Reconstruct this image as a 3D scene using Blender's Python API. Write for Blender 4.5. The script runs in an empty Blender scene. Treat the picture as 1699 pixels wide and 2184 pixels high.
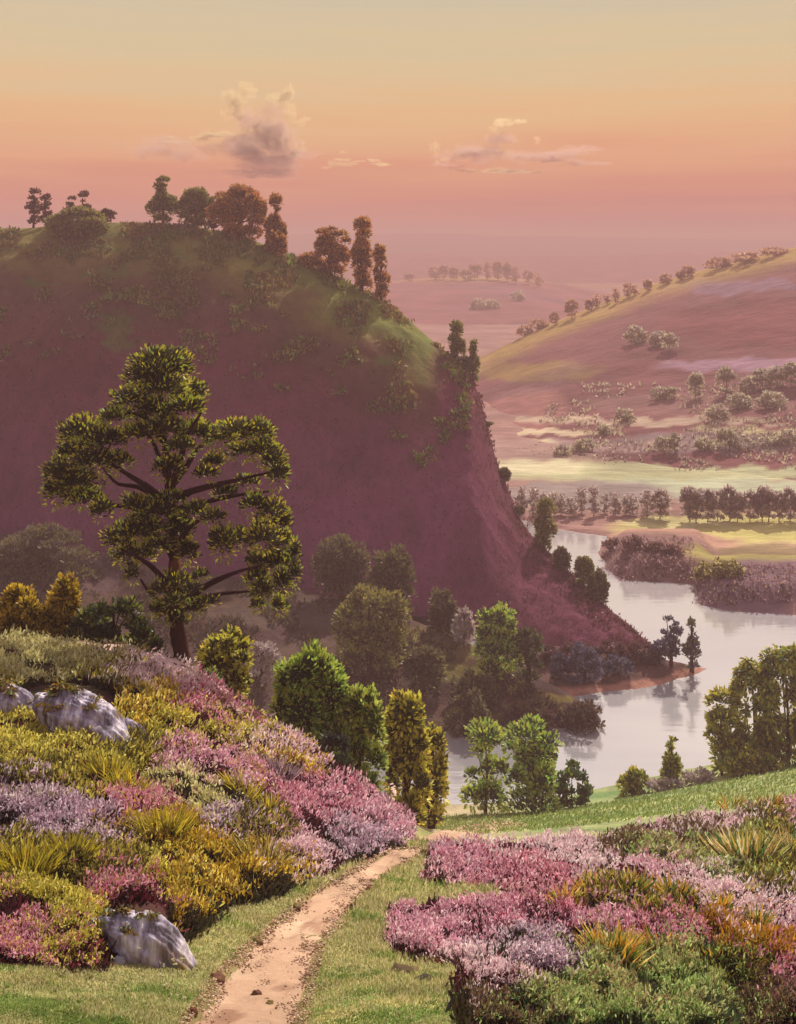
import bpy, math
import numpy as np
R = np.random.default_rng(11)
F, HOR, CX, H = 2200.0, 530.0, 849.5, 55.0      # focal length and horizon in units of the 1699x2184 view, eye height (m)
sc = bpy.context.scene
COL = sc.collection

# ------------------------------------------------------------------ helpers
def hexc(s):
    c = [int(s[i:i+2], 16)/255 for i in (0, 2, 4)]
    return tuple(v/12.92 if v <= .04045 else ((v+.055)/1.055)**2.4 for v in c)

def _h(ix, iy, s):
    n = (ix.astype(np.int64)*374761393 + iy.astype(np.int64)*668265263 + s*1442695041) & 0xffffffff
    n = ((n ^ (n >> 13))*1274126177) & 0xffffffff
    return ((n ^ (n >> 16)) & 0xffff)/65535.0

def vnoise(x, y, s=0):
    x = np.asarray(x, float); y = np.asarray(y, float)
    ix = np.floor(x); iy = np.floor(y); fx = x-ix; fy = y-iy
    fx = fx*fx*(3-2*fx); fy = fy*fy*(3-2*fy)
    a = _h(ix, iy, s); b = _h(ix+1, iy, s); c = _h(ix, iy+1, s); d = _h(ix+1, iy+1, s)
    return (a*(1-fx)+b*fx)*(1-fy)+(c*(1-fx)+d*fx)*fy*1.0

def fbm(x, y, o=4, s=0):
    t = 0; a = .5; n = 0
    for i in range(o):
        t = t+a*vnoise(np.asarray(x)*2**i, np.asarray(y)*2**i, s+i*17); n += a; a *= .5
    return t/n*2-1

def sstep(a, b, x):
    t = np.clip((x-a)/(b-a), 0, 1); return t*t*(3-2*t)

def world(px, py, Y):
    return np.array([(px-CX)/F*Y, Y, H-(py-HOR)/F*Y])

def norm(v):
    return v/np.maximum(np.linalg.norm(v, axis=-1, keepdims=True), 1e-9)

def mesh_obj(name, V, Q, mat, parent=None, col=None, dom='FACE', smooth=False, tri=False):
    V = np.asarray(V, np.float32).reshape(-1, 3); Q = np.asarray(Q, np.int32)
    k = Q.shape[1]
    if parent is not None: V = V-np.array(parent.location, np.float32)
    me = bpy.data.meshes.new(name)
    me.vertices.add(len(V)); me.vertices.foreach_set('co', V.ravel())
    me.loops.add(Q.size); me.loops.foreach_set('vertex_index', Q.ravel())
    me.polygons.add(len(Q)); me.polygons.foreach_set('loop_start', np.arange(0, Q.size, k, dtype=np.int32))
    me.update(calc_edges=True)
    if smooth: me.polygons.foreach_set('use_smooth', np.ones(len(Q), bool))
    if col is not None:
        a = me.attributes.new('Col', 'FLOAT_COLOR', dom)
        c = np.ones((len(col), 4), np.float32); c[:, :3] = np.clip(col, 0, .95)
        a.data.foreach_set('color', c.ravel())
    me.materials.append(mat)
    o = bpy.data.objects.new(name, me); COL.objects.link(o)
    if parent is not None: o.parent = parent
    return o

def tag(o, label=None, cat=None, group=None, kind=None):
    if label: o['label'] = label
    if cat: o['category'] = cat
    if group: o['group'] = group
    if kind: o['kind'] = kind
    return o

def empty(name, loc):
    o = bpy.data.objects.new(name, None); o.location = [float(v) for v in loc]; COL.objects.link(o)
    o.empty_display_size = .3
    return o

class Dabs:
    """collects small curved leaf / flower / blade shapes"""
    def __init__(s): s.V = []; s.C = []
    def add(s, P, D, L, W, C, bend=.15, tipw=.25, basew=.35):
        n = len(P); D = norm(D)
        sd = norm(np.cross(D, norm(R.normal(size=(n, 3))))); nr = np.cross(sd, D)
        L = np.broadcast_to(L, n)[:, None]; W = np.broadcast_to(W, n)[:, None]
        b = (R.random((n, 1))-.3)*bend*2*L
        m = P+D*L*.55+nr*b*.5; t = P+D*L-nr*b*.3
        s.V.append(np.stack([P-sd*W*basew*.5, P+sd*W*basew*.5, m+sd*W*.5, t+sd*W*tipw*.5, t-sd*W*tipw*.5, m-sd*W*.5], 1))
        s.C.append(np.repeat(C, 2, axis=0))
    def build(s, name, mat, parent=None):
        V = np.concatenate(s.V).reshape(-1, 3); C = np.concatenate(s.C); n = len(V)//6
        b = (np.arange(n)*6)[:, None]
        Q = np.stack([b+[0, 1, 2, 5], b+[5, 2, 3, 4]], 1).reshape(-1, 4)
        return mesh_obj(name, V, Q, mat, parent, C)

def tube(pts, rad, sides=8, rough=.12):
    pts = np.array(pts, float); n = len(pts); T = np.gradient(pts, axis=0); T = norm(T)
    up = np.array([0, 1, 0.]); A = norm(np.cross(T, up)+1e-4); B = np.cross(T, A)
    th = np.linspace(0, 2*math.pi, sides, endpoint=False)
    V = []
    for i in range(n):
        rr = rad[i]*(1+R.uniform(-rough, rough, sides))
        V.append(pts[i]+(np.cos(th)*rr)[:, None]*A[i]+(np.sin(th)*rr)[:, None]*B[i])
    V = np.concatenate(V); Q = []
    for i in range(n-1):
        for k in range(sides):
            a = i*sides+k; b = i*sides+(k+1) % sides
            Q.append((a, b, b+sides, a+sides))
    return V, np.array(Q)

def curve_pts(ctrl, n):
    c = np.array(ctrl, float); t = np.linspace(0, len(c)-1, n)
    i = np.clip(t.astype(int), 0, len(c)-2); f = (t-i)[:, None]
    p0 = c[np.maximum(i-1, 0)]; p1 = c[i]; p2 = c[i+1]; p3 = c[np.minimum(i+2, len(c)-1)]
    return .5*((2*p1)+(-p0+p2)*f+(2*p0-5*p1+4*p2-p3)*f**2+(-p0+3*p1-3*p2+p3)*f**3)

def join(parts):
    V = []; Q = []; k = 0
    for v, q in parts:
        V.append(v); Q.append(q+k); k += len(v)
    return np.concatenate(V), np.concatenate(Q)

# ------------------------------------------------------------------ materials
def mat_new(name):
    m = bpy.data.materials.new(name); m.use_nodes = True
    nt = m.node_tree; nt.nodes.clear(); return m, nt, nt.nodes, nt.links

def mat_leaf(name, trans=.4, gloss=.06, vary=.5):
    m, nt, N, L = mat_new(name)
    at = N.new('ShaderNodeAttribute'); at.attribute_name = 'Col'
    tc = N.new('ShaderNodeTexCoord')
    no = N.new('ShaderNodeTexNoise'); no.inputs['Scale'].default_value = 1.7; no.inputs['Detail'].default_value = 3
    L.new(tc.outputs['Object'], no.inputs['Vector'])
    mr = N.new('ShaderNodeMapRange'); mr.inputs['From Min'].default_value = .3; mr.inputs['From Max'].default_value = .7
    mr.inputs['To Min'].default_value = 1-vary*.6; mr.inputs['To Max'].default_value = 1+vary*.6
    L.new(no.outputs['Fac'], mr.inputs['Value'])
    mu = N.new('ShaderNodeVectorMath'); mu.operation = 'SCALE'
    L.new(at.outputs['Color'], mu.inputs[0]); L.new(mr.outputs[0], mu.inputs['Scale'])
    d = N.new('ShaderNodeBsdfDiffuse'); t = N.new('ShaderNodeBsdfTranslucent'); g = N.new('ShaderNodeBsdfGlossy')
    g.inputs['Roughness'].default_value = .55
    L.new(mu.outputs[0], d.inputs['Color']); L.new(mu.outputs[0], t.inputs['Color'])
    x = N.new('ShaderNodeMixShader'); x.inputs[0].default_value = trans
    y = N.new('ShaderNodeMixShader'); y.inputs[0].default_value = gloss
    L.new(d.outputs[0], x.inputs[1]); L.new(t.outputs[0], x.inputs[2])
    L.new(x.outputs[0], y.inputs[1]); L.new(g.outputs[0], y.inputs[2])
    o = N.new('ShaderNodeOutputMaterial'); L.new(y.outputs[0], o.inputs['Surface'])
    return m

def mat_ground(name, scale, bump, dist, vary=.35, stretch=(1, 1, 1), rough=.95):
    """colour attribute x two octaves of noise, stroked bump"""
    m, nt, N, L = mat_new(name)
    at = N.new('ShaderNodeAttribute'); at.attribute_name = 'Col'
    tc = N.new('ShaderNodeTexCoord'); mp = N.new('ShaderNodeMapping'); mp.inputs['Scale'].default_value = stretch
    L.new(tc.outputs['Object'], mp.inputs['Vector'])
    n1 = N.new('ShaderNodeTexNoise'); n1.inputs['Scale'].default_value = scale; n1.inputs['Detail'].default_value = 9; n1.inputs['Roughness'].default_value = .68
    n2 = N.new('ShaderNodeTexNoise'); n2.inputs['Scale'].default_value = scale*.13; n2.inputs['Detail'].default_value = 5
    L.new(mp.outputs[0], n1.inputs['Vector']); L.new(tc.outputs['Object'], n2.inputs['Vector'])
    ad = N.new('ShaderNodeMath'); ad.operation = 'ADD'; L.new(n1.outputs['Fac'], ad.inputs[0]); L.new(n2.outputs['Fac'], ad.inputs[1])
    mr = N.new('ShaderNodeMapRange'); mr.inputs['From Min'].default_value = .7; mr.inputs['From Max'].default_value = 1.3
    mr.inputs['To Min'].default_value = 1-vary; mr.inputs['To Max'].default_value = 1+vary
    L.new(ad.outputs[0], mr.inputs['Value'])
    mu = N.new('ShaderNodeVectorMath'); mu.operation = 'SCALE'
    L.new(at.outputs['Color'], mu.inputs[0]); L.new(mr.outputs[0], mu.inputs['Scale'])
    p = N.new('ShaderNodeBsdfPrincipled'); p.inputs['Roughness'].default_value = rough
    p.inputs['Specular IOR Level'].default_value = .1
    L.new(mu.outputs[0], p.inputs['Base Color'])
    b = N.new('ShaderNodeBump'); b.inputs['Strength'].default_value = bump; b.inputs['Distance'].default_value = dist
    L.new(n1.outputs['Fac'], b.inputs['Height']); L.new(b.outputs[0], p.inputs['Normal'])
    o = N.new('ShaderNodeOutputMaterial'); L.new(p.outputs[0], o.inputs['Surface'])
    return m

LEAF = mat_leaf('leaf_material', .42)
FLOWER = mat_leaf('flower_material', .5, .02, .25)
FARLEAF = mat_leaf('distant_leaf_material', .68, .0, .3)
BARK = mat_ground('bark_material', 6, .9, .08, .5, (3, 3, .6))
SOIL = mat_ground('heath_ground_material', 2.2, .6, .12, .4)
PATHM = mat_ground('path_material', 3.0, .8, .10, .22, (1, 1, 1))
HILLM = mat_ground('hill_material', .6, .7, .8, .4, (1, 1, .5))
FARM = mat_ground('far_ground_material', .22, .6, 2.5, .42, (.35, 1, 1.6))

# ------------------------------------------------------------------ terrain sheets
class Sheet:
    def __init__(s, pxs, Y, Z):
        s.px = np.asarray(pxs, float); s.Y = Y; s.Z = Z
        s.P = HOR+(H-Z)*F/Y; s.M = np.minimum.accumulate(s.P, axis=1)
        s.step = s.px[1]-s.px[0]
    def col(s, px):
        t = np.clip((px-s.px[0])/s.step, 0, len(s.px)-1.001); j = int(t); return j, t-j
    def z(s, px, Y):
        j, f = s.col(px)
        return (1-f)*np.interp(Y, s.Y[j], s.Z[j])+f*np.interp(Y, s.Y[j+1], s.Z[j+1])
    def at(s, px, py):
        j, f = s.col(px); r = []
        for k in (j, j+1):
            M = s.M[k]; i = int(np.searchsorted(-M, -py))
            if i >= len(M): i = int(np.argmin(s.P[k]))
            i = max(1, min(i, len(M)-1))
            a, b = s.P[k, i-1], s.P[k, i]
            w = 0 if abs(a-b) < 1e-6 else np.clip((a-py)/(a-b), 0, 1)
            r.append(s.Y[k, i-1]*(1-w)+s.Y[k, i]*w)
        return (1-f)*r[0]+f*r[1]
    def pos(s, px, py):
        Y = s.at(px, py); return np.array([(px-CX)/F*Y, Y, s.z(px, Y)])
    def sil(s, px): return s.M[s.col(px)[0], -1]
    def build(s, name, mat, colf, kind='structure'):
        n, m = s.Y.shape
        X = (s.px[:, None]-CX)/F*s.Y
        V = np.stack([X, s.Y, s.Z], -1).reshape(-1, 3)
        i = np.arange(n-1)[:, None]*m+np.arange(m-1)[None, :]
        Q = np.stack([i, i+m, i+m+1, i+1], -1).reshape(-1, 4)
        c = colf(np.repeat(s.px, m), s.P.ravel(), s.Y.ravel(), X.ravel(), s.Z.ravel())
        return tag(mesh_obj(name, V, Q, mat, None, c, 'POINT', True), kind=kind)

def mixc(a, b, t):
    return a*(1-t[:, None])+np.asarray(b)[None, :]*t[:, None]

def paint(px, py, base, patches, warp=14, fr=.02):
    c = np.tile(np.array(base, float), (len(px), 1))
    wx = px+warp*2*fbm(px*fr, py*fr, 3, 5); wy = py+warp*fbm(px*fr, py*fr, 3, 9)
    for (x, y, rx, ry, colr) in patches:
        d = np.sqrt(((wx-x)/rx)**2+((wy-y)/ry)**2)
        c = mixc(c, hexc(colr), 1-sstep(.75, 1.15, d))
    return c

# foreground hillside : rows of the ground line at set distances
PXK = [-700, 0, 200, 400, 600, 800, 920, 1000, 1200, 1450, 1699, 2400]
ROWS = [
 (4,  [3800]*12),
 (7,  [2700]*2+[2800]*8+[2760, 2700]),
 (11, [2100, 2160, 2170, 2184, 2190, 2190, 2190, 2190, 2184, 2184, 2184, 2150]),
 (16, [1850, 1935, 1955, 1985, 2012, 2015, 2010, 2000, 1990, 2000, 2050, 2100]),
 (22, [1600, 1735, 1755, 1795, 1862, 1900, 1895, 1890, 1880, 1920, 1985, 2050]),
 (30, [1380, 1530, 1548, 1600, 1700, 1800, 1822, 1815, 1812, 1868, 1925, 1950]),
 (40, [1180, 1350, 1366, 1424, 1562, 1692, 1785, 1785, 1790, 1785, 1785, 1730]),
 (50, [1220, 1420, 1450, 1520, 1640, 1745, 1778, 1770, 1768, 1752, 1712, 1640]),
 (62, [1320, 1540, 1570, 1620, 1690, 1750, 1765, 1758, 1750, 1718, 1676, 1560]),
 (80, [1400, 1600, 1630, 1660, 1700, 1742, 1750, 1746, 1732, 1690, 1645, 1500]),
 (98, [1500, 1700, 1700, 1710, 1720, 1742, 1750, 1746, 1732, 1684, 1634, 1470]),
]
Yk = [r[0] for r in ROWS]; ZK = [[H-(p-HOR)/F*y for p in r] for y, r in ROWS]
Yk += [104, 110, 116, 130]
ZK += [[5, 1.5, 1, .5, 0, -.8, -1.0, -1.0, -.8, .7, 2.6, 10], [4, 0, -.5, -1, -1, -1.5, -1.5, -1.5, -1.5, -.6, .5, 6],
       [2, -1, -1, -1.5, -2, -2, -2, -2, -2, -1.5, -.8, 2], [-3]*12]
pxf = np.arange(-3200, 5001, 10.0); Yf = np.geomspace(4, 130, 300)
WANT = {0: 1350, 200: 1364, 400: 1410, 600: 1562, 800: 1692}       # line of the ridge
ZK = [list(r) for r in ZK]
for it in range(6):
    T = np.array([np.interp(pxf, PXK, r) for r in ZK])             # rows x px
    T = np.array([np.interp(np.log(Yf), np.log(Yk), T[:, j]) for j in range(len(pxf))])
    for _ in range(3):
        for ax, k in ((0, 5), (1, 4)):
            P = np.pad(T, [(k, k) if a == ax else (0, 0) for a in (0, 1)], 'edge')
            T = sum(np.take(P, range(i, i+T.shape[ax]), ax) for i in range(2*k+1))/(2*k+1)
    for p, wv in WANT.items():
        j = int(np.argmin(abs(pxf-p))); row = HOR+(H-T[j])*F/Yf; e_ = row[Yf < 52].min()-wv
        ZK[Yk.index(40)][PXK.index(p)] += .8*e_*40/F
YY = np.tile(Yf, (len(pxf), 1)); XX = (pxf[:, None]-CX)/F*YY
PP = HOR+(H-T)*F/YY

PATH_PY = [2700, 2400, 2184, 2088, 2013, 1963, 1913, 1878, 1838, 1812]
PATH_L = [40, 225, 400, 462, 535, 595, 652, 715, 785, 830]
PATH_R = [440, 560, 640, 662, 682, 735, 775, 812, 872, 905]
def path_d(px, py):
    l = np.interp(-py, [-v for v in PATH_PY], PATH_L); r = np.interp(-py, [-v for v in PATH_PY], PATH_R)
    return np.where(py < 1806, 9.0, np.abs(px-(l+r)/2)/((r-l)/2))          # <1 inside
def heath_mask(px, py, Y):
    """1 where heath grows, 0 on lawn, path and shore meadow"""
    lft = np.interp(px, [-700, 0, 150, 400, 470, 540, 620, 720, 800, 880, 930], [2050, 2058, 2072, 2000, 1952, 1920, 1895, 1862, 1830, 1790, 1770])
    l = (px < 886) & (py < lft)
    re = np.interp(py, [1700, 1790, 1850, 1885, 1905, 1925, 1950, 2000, 2040, 2060, 2100, 2300, 2700], [960, 935, 900, 905, 1160, 1130, 835, 818, 850, 1000, 985, 1020, 1050])
    rt = np.interp(px, [900, 1000, 1190, 1300, 1450, 1600, 1699, 2400], [1806, 1806, 1798, 1786, 1757, 1732, 1718, 1660])
    r = (px >= 790) & (px > re) & (py > np.maximum(rt, 1806-400*(px > 960))) & (py > rt)
    l = l & (Y < 47)
    r = r & (Y < 60)
    return np.where(l | r, 1.0, 0.0)
HM = heath_mask(np.repeat(pxf[:, None], len(Yf), 1), PP, YY)
nz = fbm(XX*.9, YY*.9, 4, 3)*.28+fbm(XX*.25, YY*.25, 3, 8)*.5
PD = path_d(np.repeat(pxf[:, None], len(Yf), 1), PP)
away = sstep(1.0, 2.2, PD)
T = T+nz*np.clip(.25+HM*.75, 0, 1)*away*np.where(YY < 60, 1, .5)+.06*fbm(XX*3, YY*3, 3, 21)
T = T-.10*(1-sstep(.8, 1.1, PD))*(YY < 40)
fore = Sheet(pxf, YY, T)

def col_fore(px, py, Y, X, Z):
    g = fbm(X*.8, Y*.8, 4, 31)
    lawn = mixc(np.tile(hexc('949460'), (len(px), 1)), hexc('66803c'), sstep(-.2, .5, g+.5*sstep(2050, 2184, py)-.3))
    lawn = mixc(lawn, hexc('b9ac72'), sstep(.05, .55, fbm(X*1.4, Y*3.5, 4, 37))*.8)
    lawn = mixc(lawn, hexc('8c7c54'), (1-sstep(1.1, 1.5, path_d(px, py)))*.9)
    soil = mixc(np.tile(hexc('4a2b2c'), (len(px), 1)), hexc('3a3420'), sstep(-.2, .3, g))
    h = heath_mask(px, py, Y)
    mead = mixc(np.tile(hexc('8c9664'), (len(px), 1)), hexc('b0b078'), sstep(-.1, .5, fbm(X*.12, Y*.5, 4, 41)))
    mead = mixc(mead, hexc('5c7c48'), sstep(.0, .4, fbm(X*.1+9, Y*.35, 4, 43))*.9)
    mead = mixc(mead, hexc('b5a184'), (1-sstep(1000, 1180, px))*.8)
    c = np.where((Y > 42)[:, None], mead, lawn)
    c = mixc(c, (.0, .0, .0), np.zeros(len(px))); c = np.where(h[:, None] > .5, soil, c)
    back = (px < 930) & (Y > 41)
    c = np.where(back[:, None], mixc(np.tile(hexc('5d4a3a'), (len(px), 1)), hexc('55602c'), sstep(0, .4, g)), c)
    return c
fore.build('ground', SOIL, col_fore)

def strip(name, L, Rr, mat, colf, cross=14, lift=.03, sub=10):
    """draped strip between two lists of (px,py)"""
    L = curve_pts(L, len(L)*sub); Rr = curve_pts(Rr, len(Rr)*sub)
    V = []; n = len(L)
    for a, b in zip(L, Rr):
        pa = fore.at(*a); pb = fore.at(*b)
        for k in range(cross+1):
            t = k/cross; px = a[0]*(1-t)+b[0]*t; Y = pa*(1-t)+pb*t
            z = fore.z(px, Y)+lift-.12*abs(2*t-1)**8
            V.append(((px-CX)/F*Y, Y, z))
    V = np.array(V); m = cross+1
    i = np.arange(n-1)[:, None]*m+np.arange(cross)[None, :]
    Q = np.stack([i, i+1, i+m+1, i+m], -1).reshape(-1, 4)
    V[:, 2] += .035*fbm(V[:, 0]*4, V[:, 1]*4, 3, 77)
    return tag(mesh_obj(name, V, Q, mat, None, colf(V), 'POINT', True), kind='structure')
def col_path(V):
    n = len(V); c = np.tile(hexc('b4937a'), (n, 1))
    c = mixc(c, hexc('c6a88c'), sstep(-.1, .4, fbm(V[:, 0]*1.1, V[:, 1]*1.1, 4, 51)))
    c = mixc(c, hexc('94705c'), sstep(.12, .38, fbm(V[:, 0]*2.6, V[:, 1]*1.1, 4, 53))*.9)
    return c
wob = lambda a, s: [(x+14*float(fbm(x*.02, y*.03, 2, s)), y) for x, y in a]
strip('path', wob(list(zip(PATH_L, PATH_PY)), 1), wob(list(zip(PATH_R, PATH_PY)), 4), PATHM, col_path)
tl, tr = [], []
for px in range(140, 905, 45):
    s_ = fore.sil(px) if px < 860 else 1760+(px-860)*.6
    tl.append((px, s_+2)); tr.append((px-12, s_+10+26*sstep(100, 300, px)*(1-sstep(760, 900, px))+8*math.sin(px*.02)))
def col_track(V):
    c = np.tile(hexc('d4b0ae'), (len(V), 1))
    return mixc(c, hexc('b8a08e'), sstep(-.1, .3, fbm(V[:, 0]*1.2, V[:, 1]*1.2, 4, 55)))
strip('ridge_track', tl, tr, PATHM, col_track, cross=6, lift=.05, sub=4)
strip('path_bend', [(892, 1792), (925, 1776), (960, 1762), (1010, 1756), (1070, 1752)], [(935, 1802), (985, 1786), (1040, 1778), (1090, 1770), (1130, 1760)],
      PATHM, col_path, cross=8, lift=.08)

def columns(pxs, baseY, baseZ, crY, crP, back, prof, nf=60, nb=24, noise=None):
    """hill built from front foot to crest and down the back"""
    pxs = np.array(pxs, float); t = np.linspace(0, 1, nf); u = np.linspace(0, 1, nb+1)[1:]
    sm = lambda a: np.convolve(np.pad(a, 12, 'edge'), np.hanning(25)/np.hanning(25).sum(), 'valid')
    bY = sm(baseY(pxs))[:, None]; bZ = baseZ(pxs)[:, None]; cY = sm(crY(pxs))[:, None]; cZ = H-(crP(pxs)[:, None]-HOR)/F*cY
    Yf_ = bY+(cY-bY)*t; Zf_ = bZ+(cZ-bZ)*prof(t)
    bk = np.minimum(back, np.maximum(cZ, 1)*1.3+1.5); Yb = cY+bk*u; Zb = cZ-(cZ+4)*(1-(1-u)**1.25)
    Y = np.concatenate([Yf_, np.broadcast_to(Yb, (len(pxs), nb))], 1); Z = np.concatenate([Zf_, Zb], 1)
    X = (pxs[:, None]-CX)/F*Y
    w = np.concatenate([np.sin(t*math.pi)**.6*np.ones_like(bY), np.zeros((len(pxs), nb))+0.0], 1)
    if noise is not None: Z = Z+noise(X, Y, Z)*w
    return Sheet(pxs, Y, Z)
ip = lambda xs, ys: (lambda p: np.interp(p, xs, ys))

# left mid slope
mid = columns(np.arange(-700, 1302, 8), ip([-700, 600, 950, 1290, 1302], [106, 108, 113, 117.5, 118]), ip([-700, 1300], [-1.5, -1.5]),
    ip([-700, 0, 640, 870, 1000, 1200, 1300], [152, 150, 146, 139, 133, 124, 120.5]),
    ip([-700, 0, 200, 400, 640, 870, 1000, 1100, 1200, 1265, 1300], [1040, 1135, 1185, 1215, 1256, 1318, 1372, 1420, 1472, 1515, 1562]),
    9, lambda t: (1-(1-t)**1.5), noise=lambda X, Y, Z: 1.3*fbm(X*.09, Y*.09, 4, 61))
def col_mid(px, py, Y, X, Z):
    c = paint(px, py, hexc('4e3c38'), [(950, 1365, 110, 40, '75683f'), (600, 1300, 200, 45, '56463e'), (200, 1230, 240, 40, '584444'),
        (1050, 1540, 130, 22, '66582f'), (1000, 1430, 110, 18, '6d6436'), (1150, 1500, 90, 12, '7a6a3c'), (1130, 1560, 160, 26, '4c2f33'), (700, 1420, 150, 60, '5c4a40')], 18)
    return mixc(c, hexc('5c4632'), sstep(.1, .5, fbm(X*.2, Y*.2, 4, 63))*.6)
mid.build('slope', HILLM, col_mid)

# great dark hill
SILX = [-900, -300, 0, 120, 230, 400, 500, 600, 700, 820, 880, 940, 985, 1005, 1028, 1045, 1060, 1085, 1115, 1150, 1200, 1260, 1330, 1412]
SILY = [520, 500, 490, 482, 474, 480, 500, 532, 580, 640, 690, 742, 775, 800, 860, 930, 985, 1045, 1118, 1160, 1205, 1262, 1325, 1395]
CLY = ip([-900, 0, 300, 600, 940, 1025, 1085, 1115, 1200, 1300, 1412], [230, 205, 203, 200, 190, 184, 178, 173, 162, 151, 142])
hill = columns(np.arange(-900, 1414, 6), ip([-900, 800, 1000, 1200, 1412], [153, 152, 148, 141, 138]), ip([-900, 0, 1000, 1200, 1412], [8, 5, 1, -.5, -.5]),
    CLY, ip(SILX, SILY), 55, lambda t: 1-(1-t)**1.9, nf=110,
    noise=lambda X, Y, Z: 2.6*fbm(X*.035, Y*.06, 4, 71)+1.5*fbm(X*.16, Y*.16, 5, 72))
def col_hill(px, py, Y, X, Z):
    s = np.interp(px, SILX, SILY)
    d = (py-s)/(1+.0*px)+55*fbm(px*.006, py*.016, 4, 81)
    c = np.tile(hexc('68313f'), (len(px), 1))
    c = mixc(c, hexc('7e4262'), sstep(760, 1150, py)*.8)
    c = mixc(c, hexc('5c2e3a'), sstep(930, 1100, px)*.8)  # right flank coloured darker to take down its sunlit side
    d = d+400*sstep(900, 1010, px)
    c = mixc(c, hexc('5c4632'), (1-sstep(110, 300, d))*.9)
    c = mixc(c, hexc('7c7638'), (1-sstep(30, 150, d))*.9)
    c = mixc(c, hexc('5f7a34'), (1-sstep(10, 55, np.abs(d-45)))*sstep(480, 640, px)*.45)
    c = mixc(c, hexc('56602f'), sstep(.28, .5, fbm(px*.008, py*.03, 4, 85))*(1-sstep(240, 420, py-s))*.8*(px < 880))
    return c
hill.build('hill', HILLM, col_hill)

# spit of pink sand under the hill, and the flood plain with its banks
def sdf(x, y, poly):
    P = np.array(poly); Q = np.roll(P, -1, 0); d = np.full(len(x), 1e9); ins = np.zeros(len(x), bool)
    for (ax, ay), (bx, by) in zip(P, Q):
        ex, ey = bx-ax, by-ay; wx, wy = x-ax, y-ay
        t = np.clip((wx*ex+wy*ey)/(ex*ex+ey*ey+1e-9), 0, 1)
        d = np.minimum(d, np.hypot(wx-t*ex, wy-t*ey))
        c = ((ay > y) != (by > y)) & (x < (bx-ax)*(y-ay)/((by-ay) if by != ay else 1e-9)+ax)
        ins ^= c
    return np.where(ins, d, -d)
def unpoly(pts):
    out = []
    for px, py in pts:
        Y = min(H*F/max(py-HOR, 1), 3400); out.append(((px-CX)/F*Y, Y))
    return out
pxs = np.arange(1000, 1560, 5.0); Ys = np.linspace(118, 150, 90)
Yg = np.tile(Ys, (len(pxs), 1)); Xg = (pxs[:, None]-CX)/F*Yg
sd = sdf(Xg.ravel()+.8*fbm(Xg.ravel()*.3, Yg.ravel()*.3, 3, 91), Yg.ravel(), unpoly([(1000, 1500), (1195, 1488), (1300, 1474), (1400, 1462), (1480, 1440), (1518, 1426), (1470, 1418), (1418, 1410), (1400, 1380), (1000, 1380)]))
spit = Sheet(pxs, Yg, (np.clip(sd*.45, -1.5, .9)+.15*fbm(Xg.ravel()*.5, Yg.ravel()*.5, 3, 92)).reshape(Yg.shape))
spit.build('riverbank', HILLM, lambda px, py, Y, X, Z: mixc(mixc(np.tile(hexc('a87868'), (len(px), 1)), hexc('5e4440'), sstep(.35, .62, Z+.3*fbm(X*.3, Y*.3, 3, 93))), hexc('c08e7c'), sstep(.1, .4, fbm(X*.15, Y, 3, 95))*(Z < .35)))

LAND = [(960, 1080), (1085, 1100), (1150, 1118), (1190, 1128), (1240, 1136), (1290, 1144), (1284, 1165), (1283, 1210), (1330, 1236), (1475, 1246), (1488, 1290), (1560, 1303), (1800, 1318), (2700, 1335), (2700, 540), (-900, 540), (-900, 1080)]
pxs = np.arange(-900, 2701, 10.0); Ys = 121000/np.concatenate([np.linspace(810, 500, 160), np.geomspace(498, 35.6, 150)])
Yg = np.tile(Ys, (len(pxs), 1)); Xg = (pxs[:, None]-CX)/F*Yg
x_, y_ = Xg.ravel(), Yg.ravel(); pyg = HOR+H*F/y_; pxg = np.repeat(pxs, len(Ys))
sd = sdf(x_+1.5*fbm(x_*.15, y_*.15, 3, 101), y_, unpoly(LAND))
isl = sstep(1270, 1300, pxg)*(1-sstep(1480, 1530, pxg))*sstep(1138, 1165, pyg)+sstep(1478, 1530, pxg)*sstep(1195, 1225, pyg)
zz = np.clip(sd*.5, -2, .5)+2.6*np.clip(isl, 0, 1)*sstep(0, 5, sd)+.4*fbm(x_*.06, y_*.06, 3, 103)*sstep(1, 6, sd)
plain = Sheet(pxs, Yg, zz.reshape(Yg.shape))
def col_plain(px, py, Y, X, Z):
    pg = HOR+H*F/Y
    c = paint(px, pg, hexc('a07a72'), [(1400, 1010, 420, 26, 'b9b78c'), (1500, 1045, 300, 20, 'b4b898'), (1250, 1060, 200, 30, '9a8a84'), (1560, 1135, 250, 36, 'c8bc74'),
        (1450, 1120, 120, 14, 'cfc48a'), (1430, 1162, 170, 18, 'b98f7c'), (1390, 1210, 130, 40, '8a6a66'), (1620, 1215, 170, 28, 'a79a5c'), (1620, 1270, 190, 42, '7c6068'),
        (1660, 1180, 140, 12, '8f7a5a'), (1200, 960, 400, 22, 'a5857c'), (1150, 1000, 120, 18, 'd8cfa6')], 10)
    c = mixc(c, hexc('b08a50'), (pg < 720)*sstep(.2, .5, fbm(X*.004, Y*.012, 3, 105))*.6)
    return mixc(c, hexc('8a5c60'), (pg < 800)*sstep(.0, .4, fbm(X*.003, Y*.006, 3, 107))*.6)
plain.build('valley_floor', FARM, col_plain)

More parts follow.
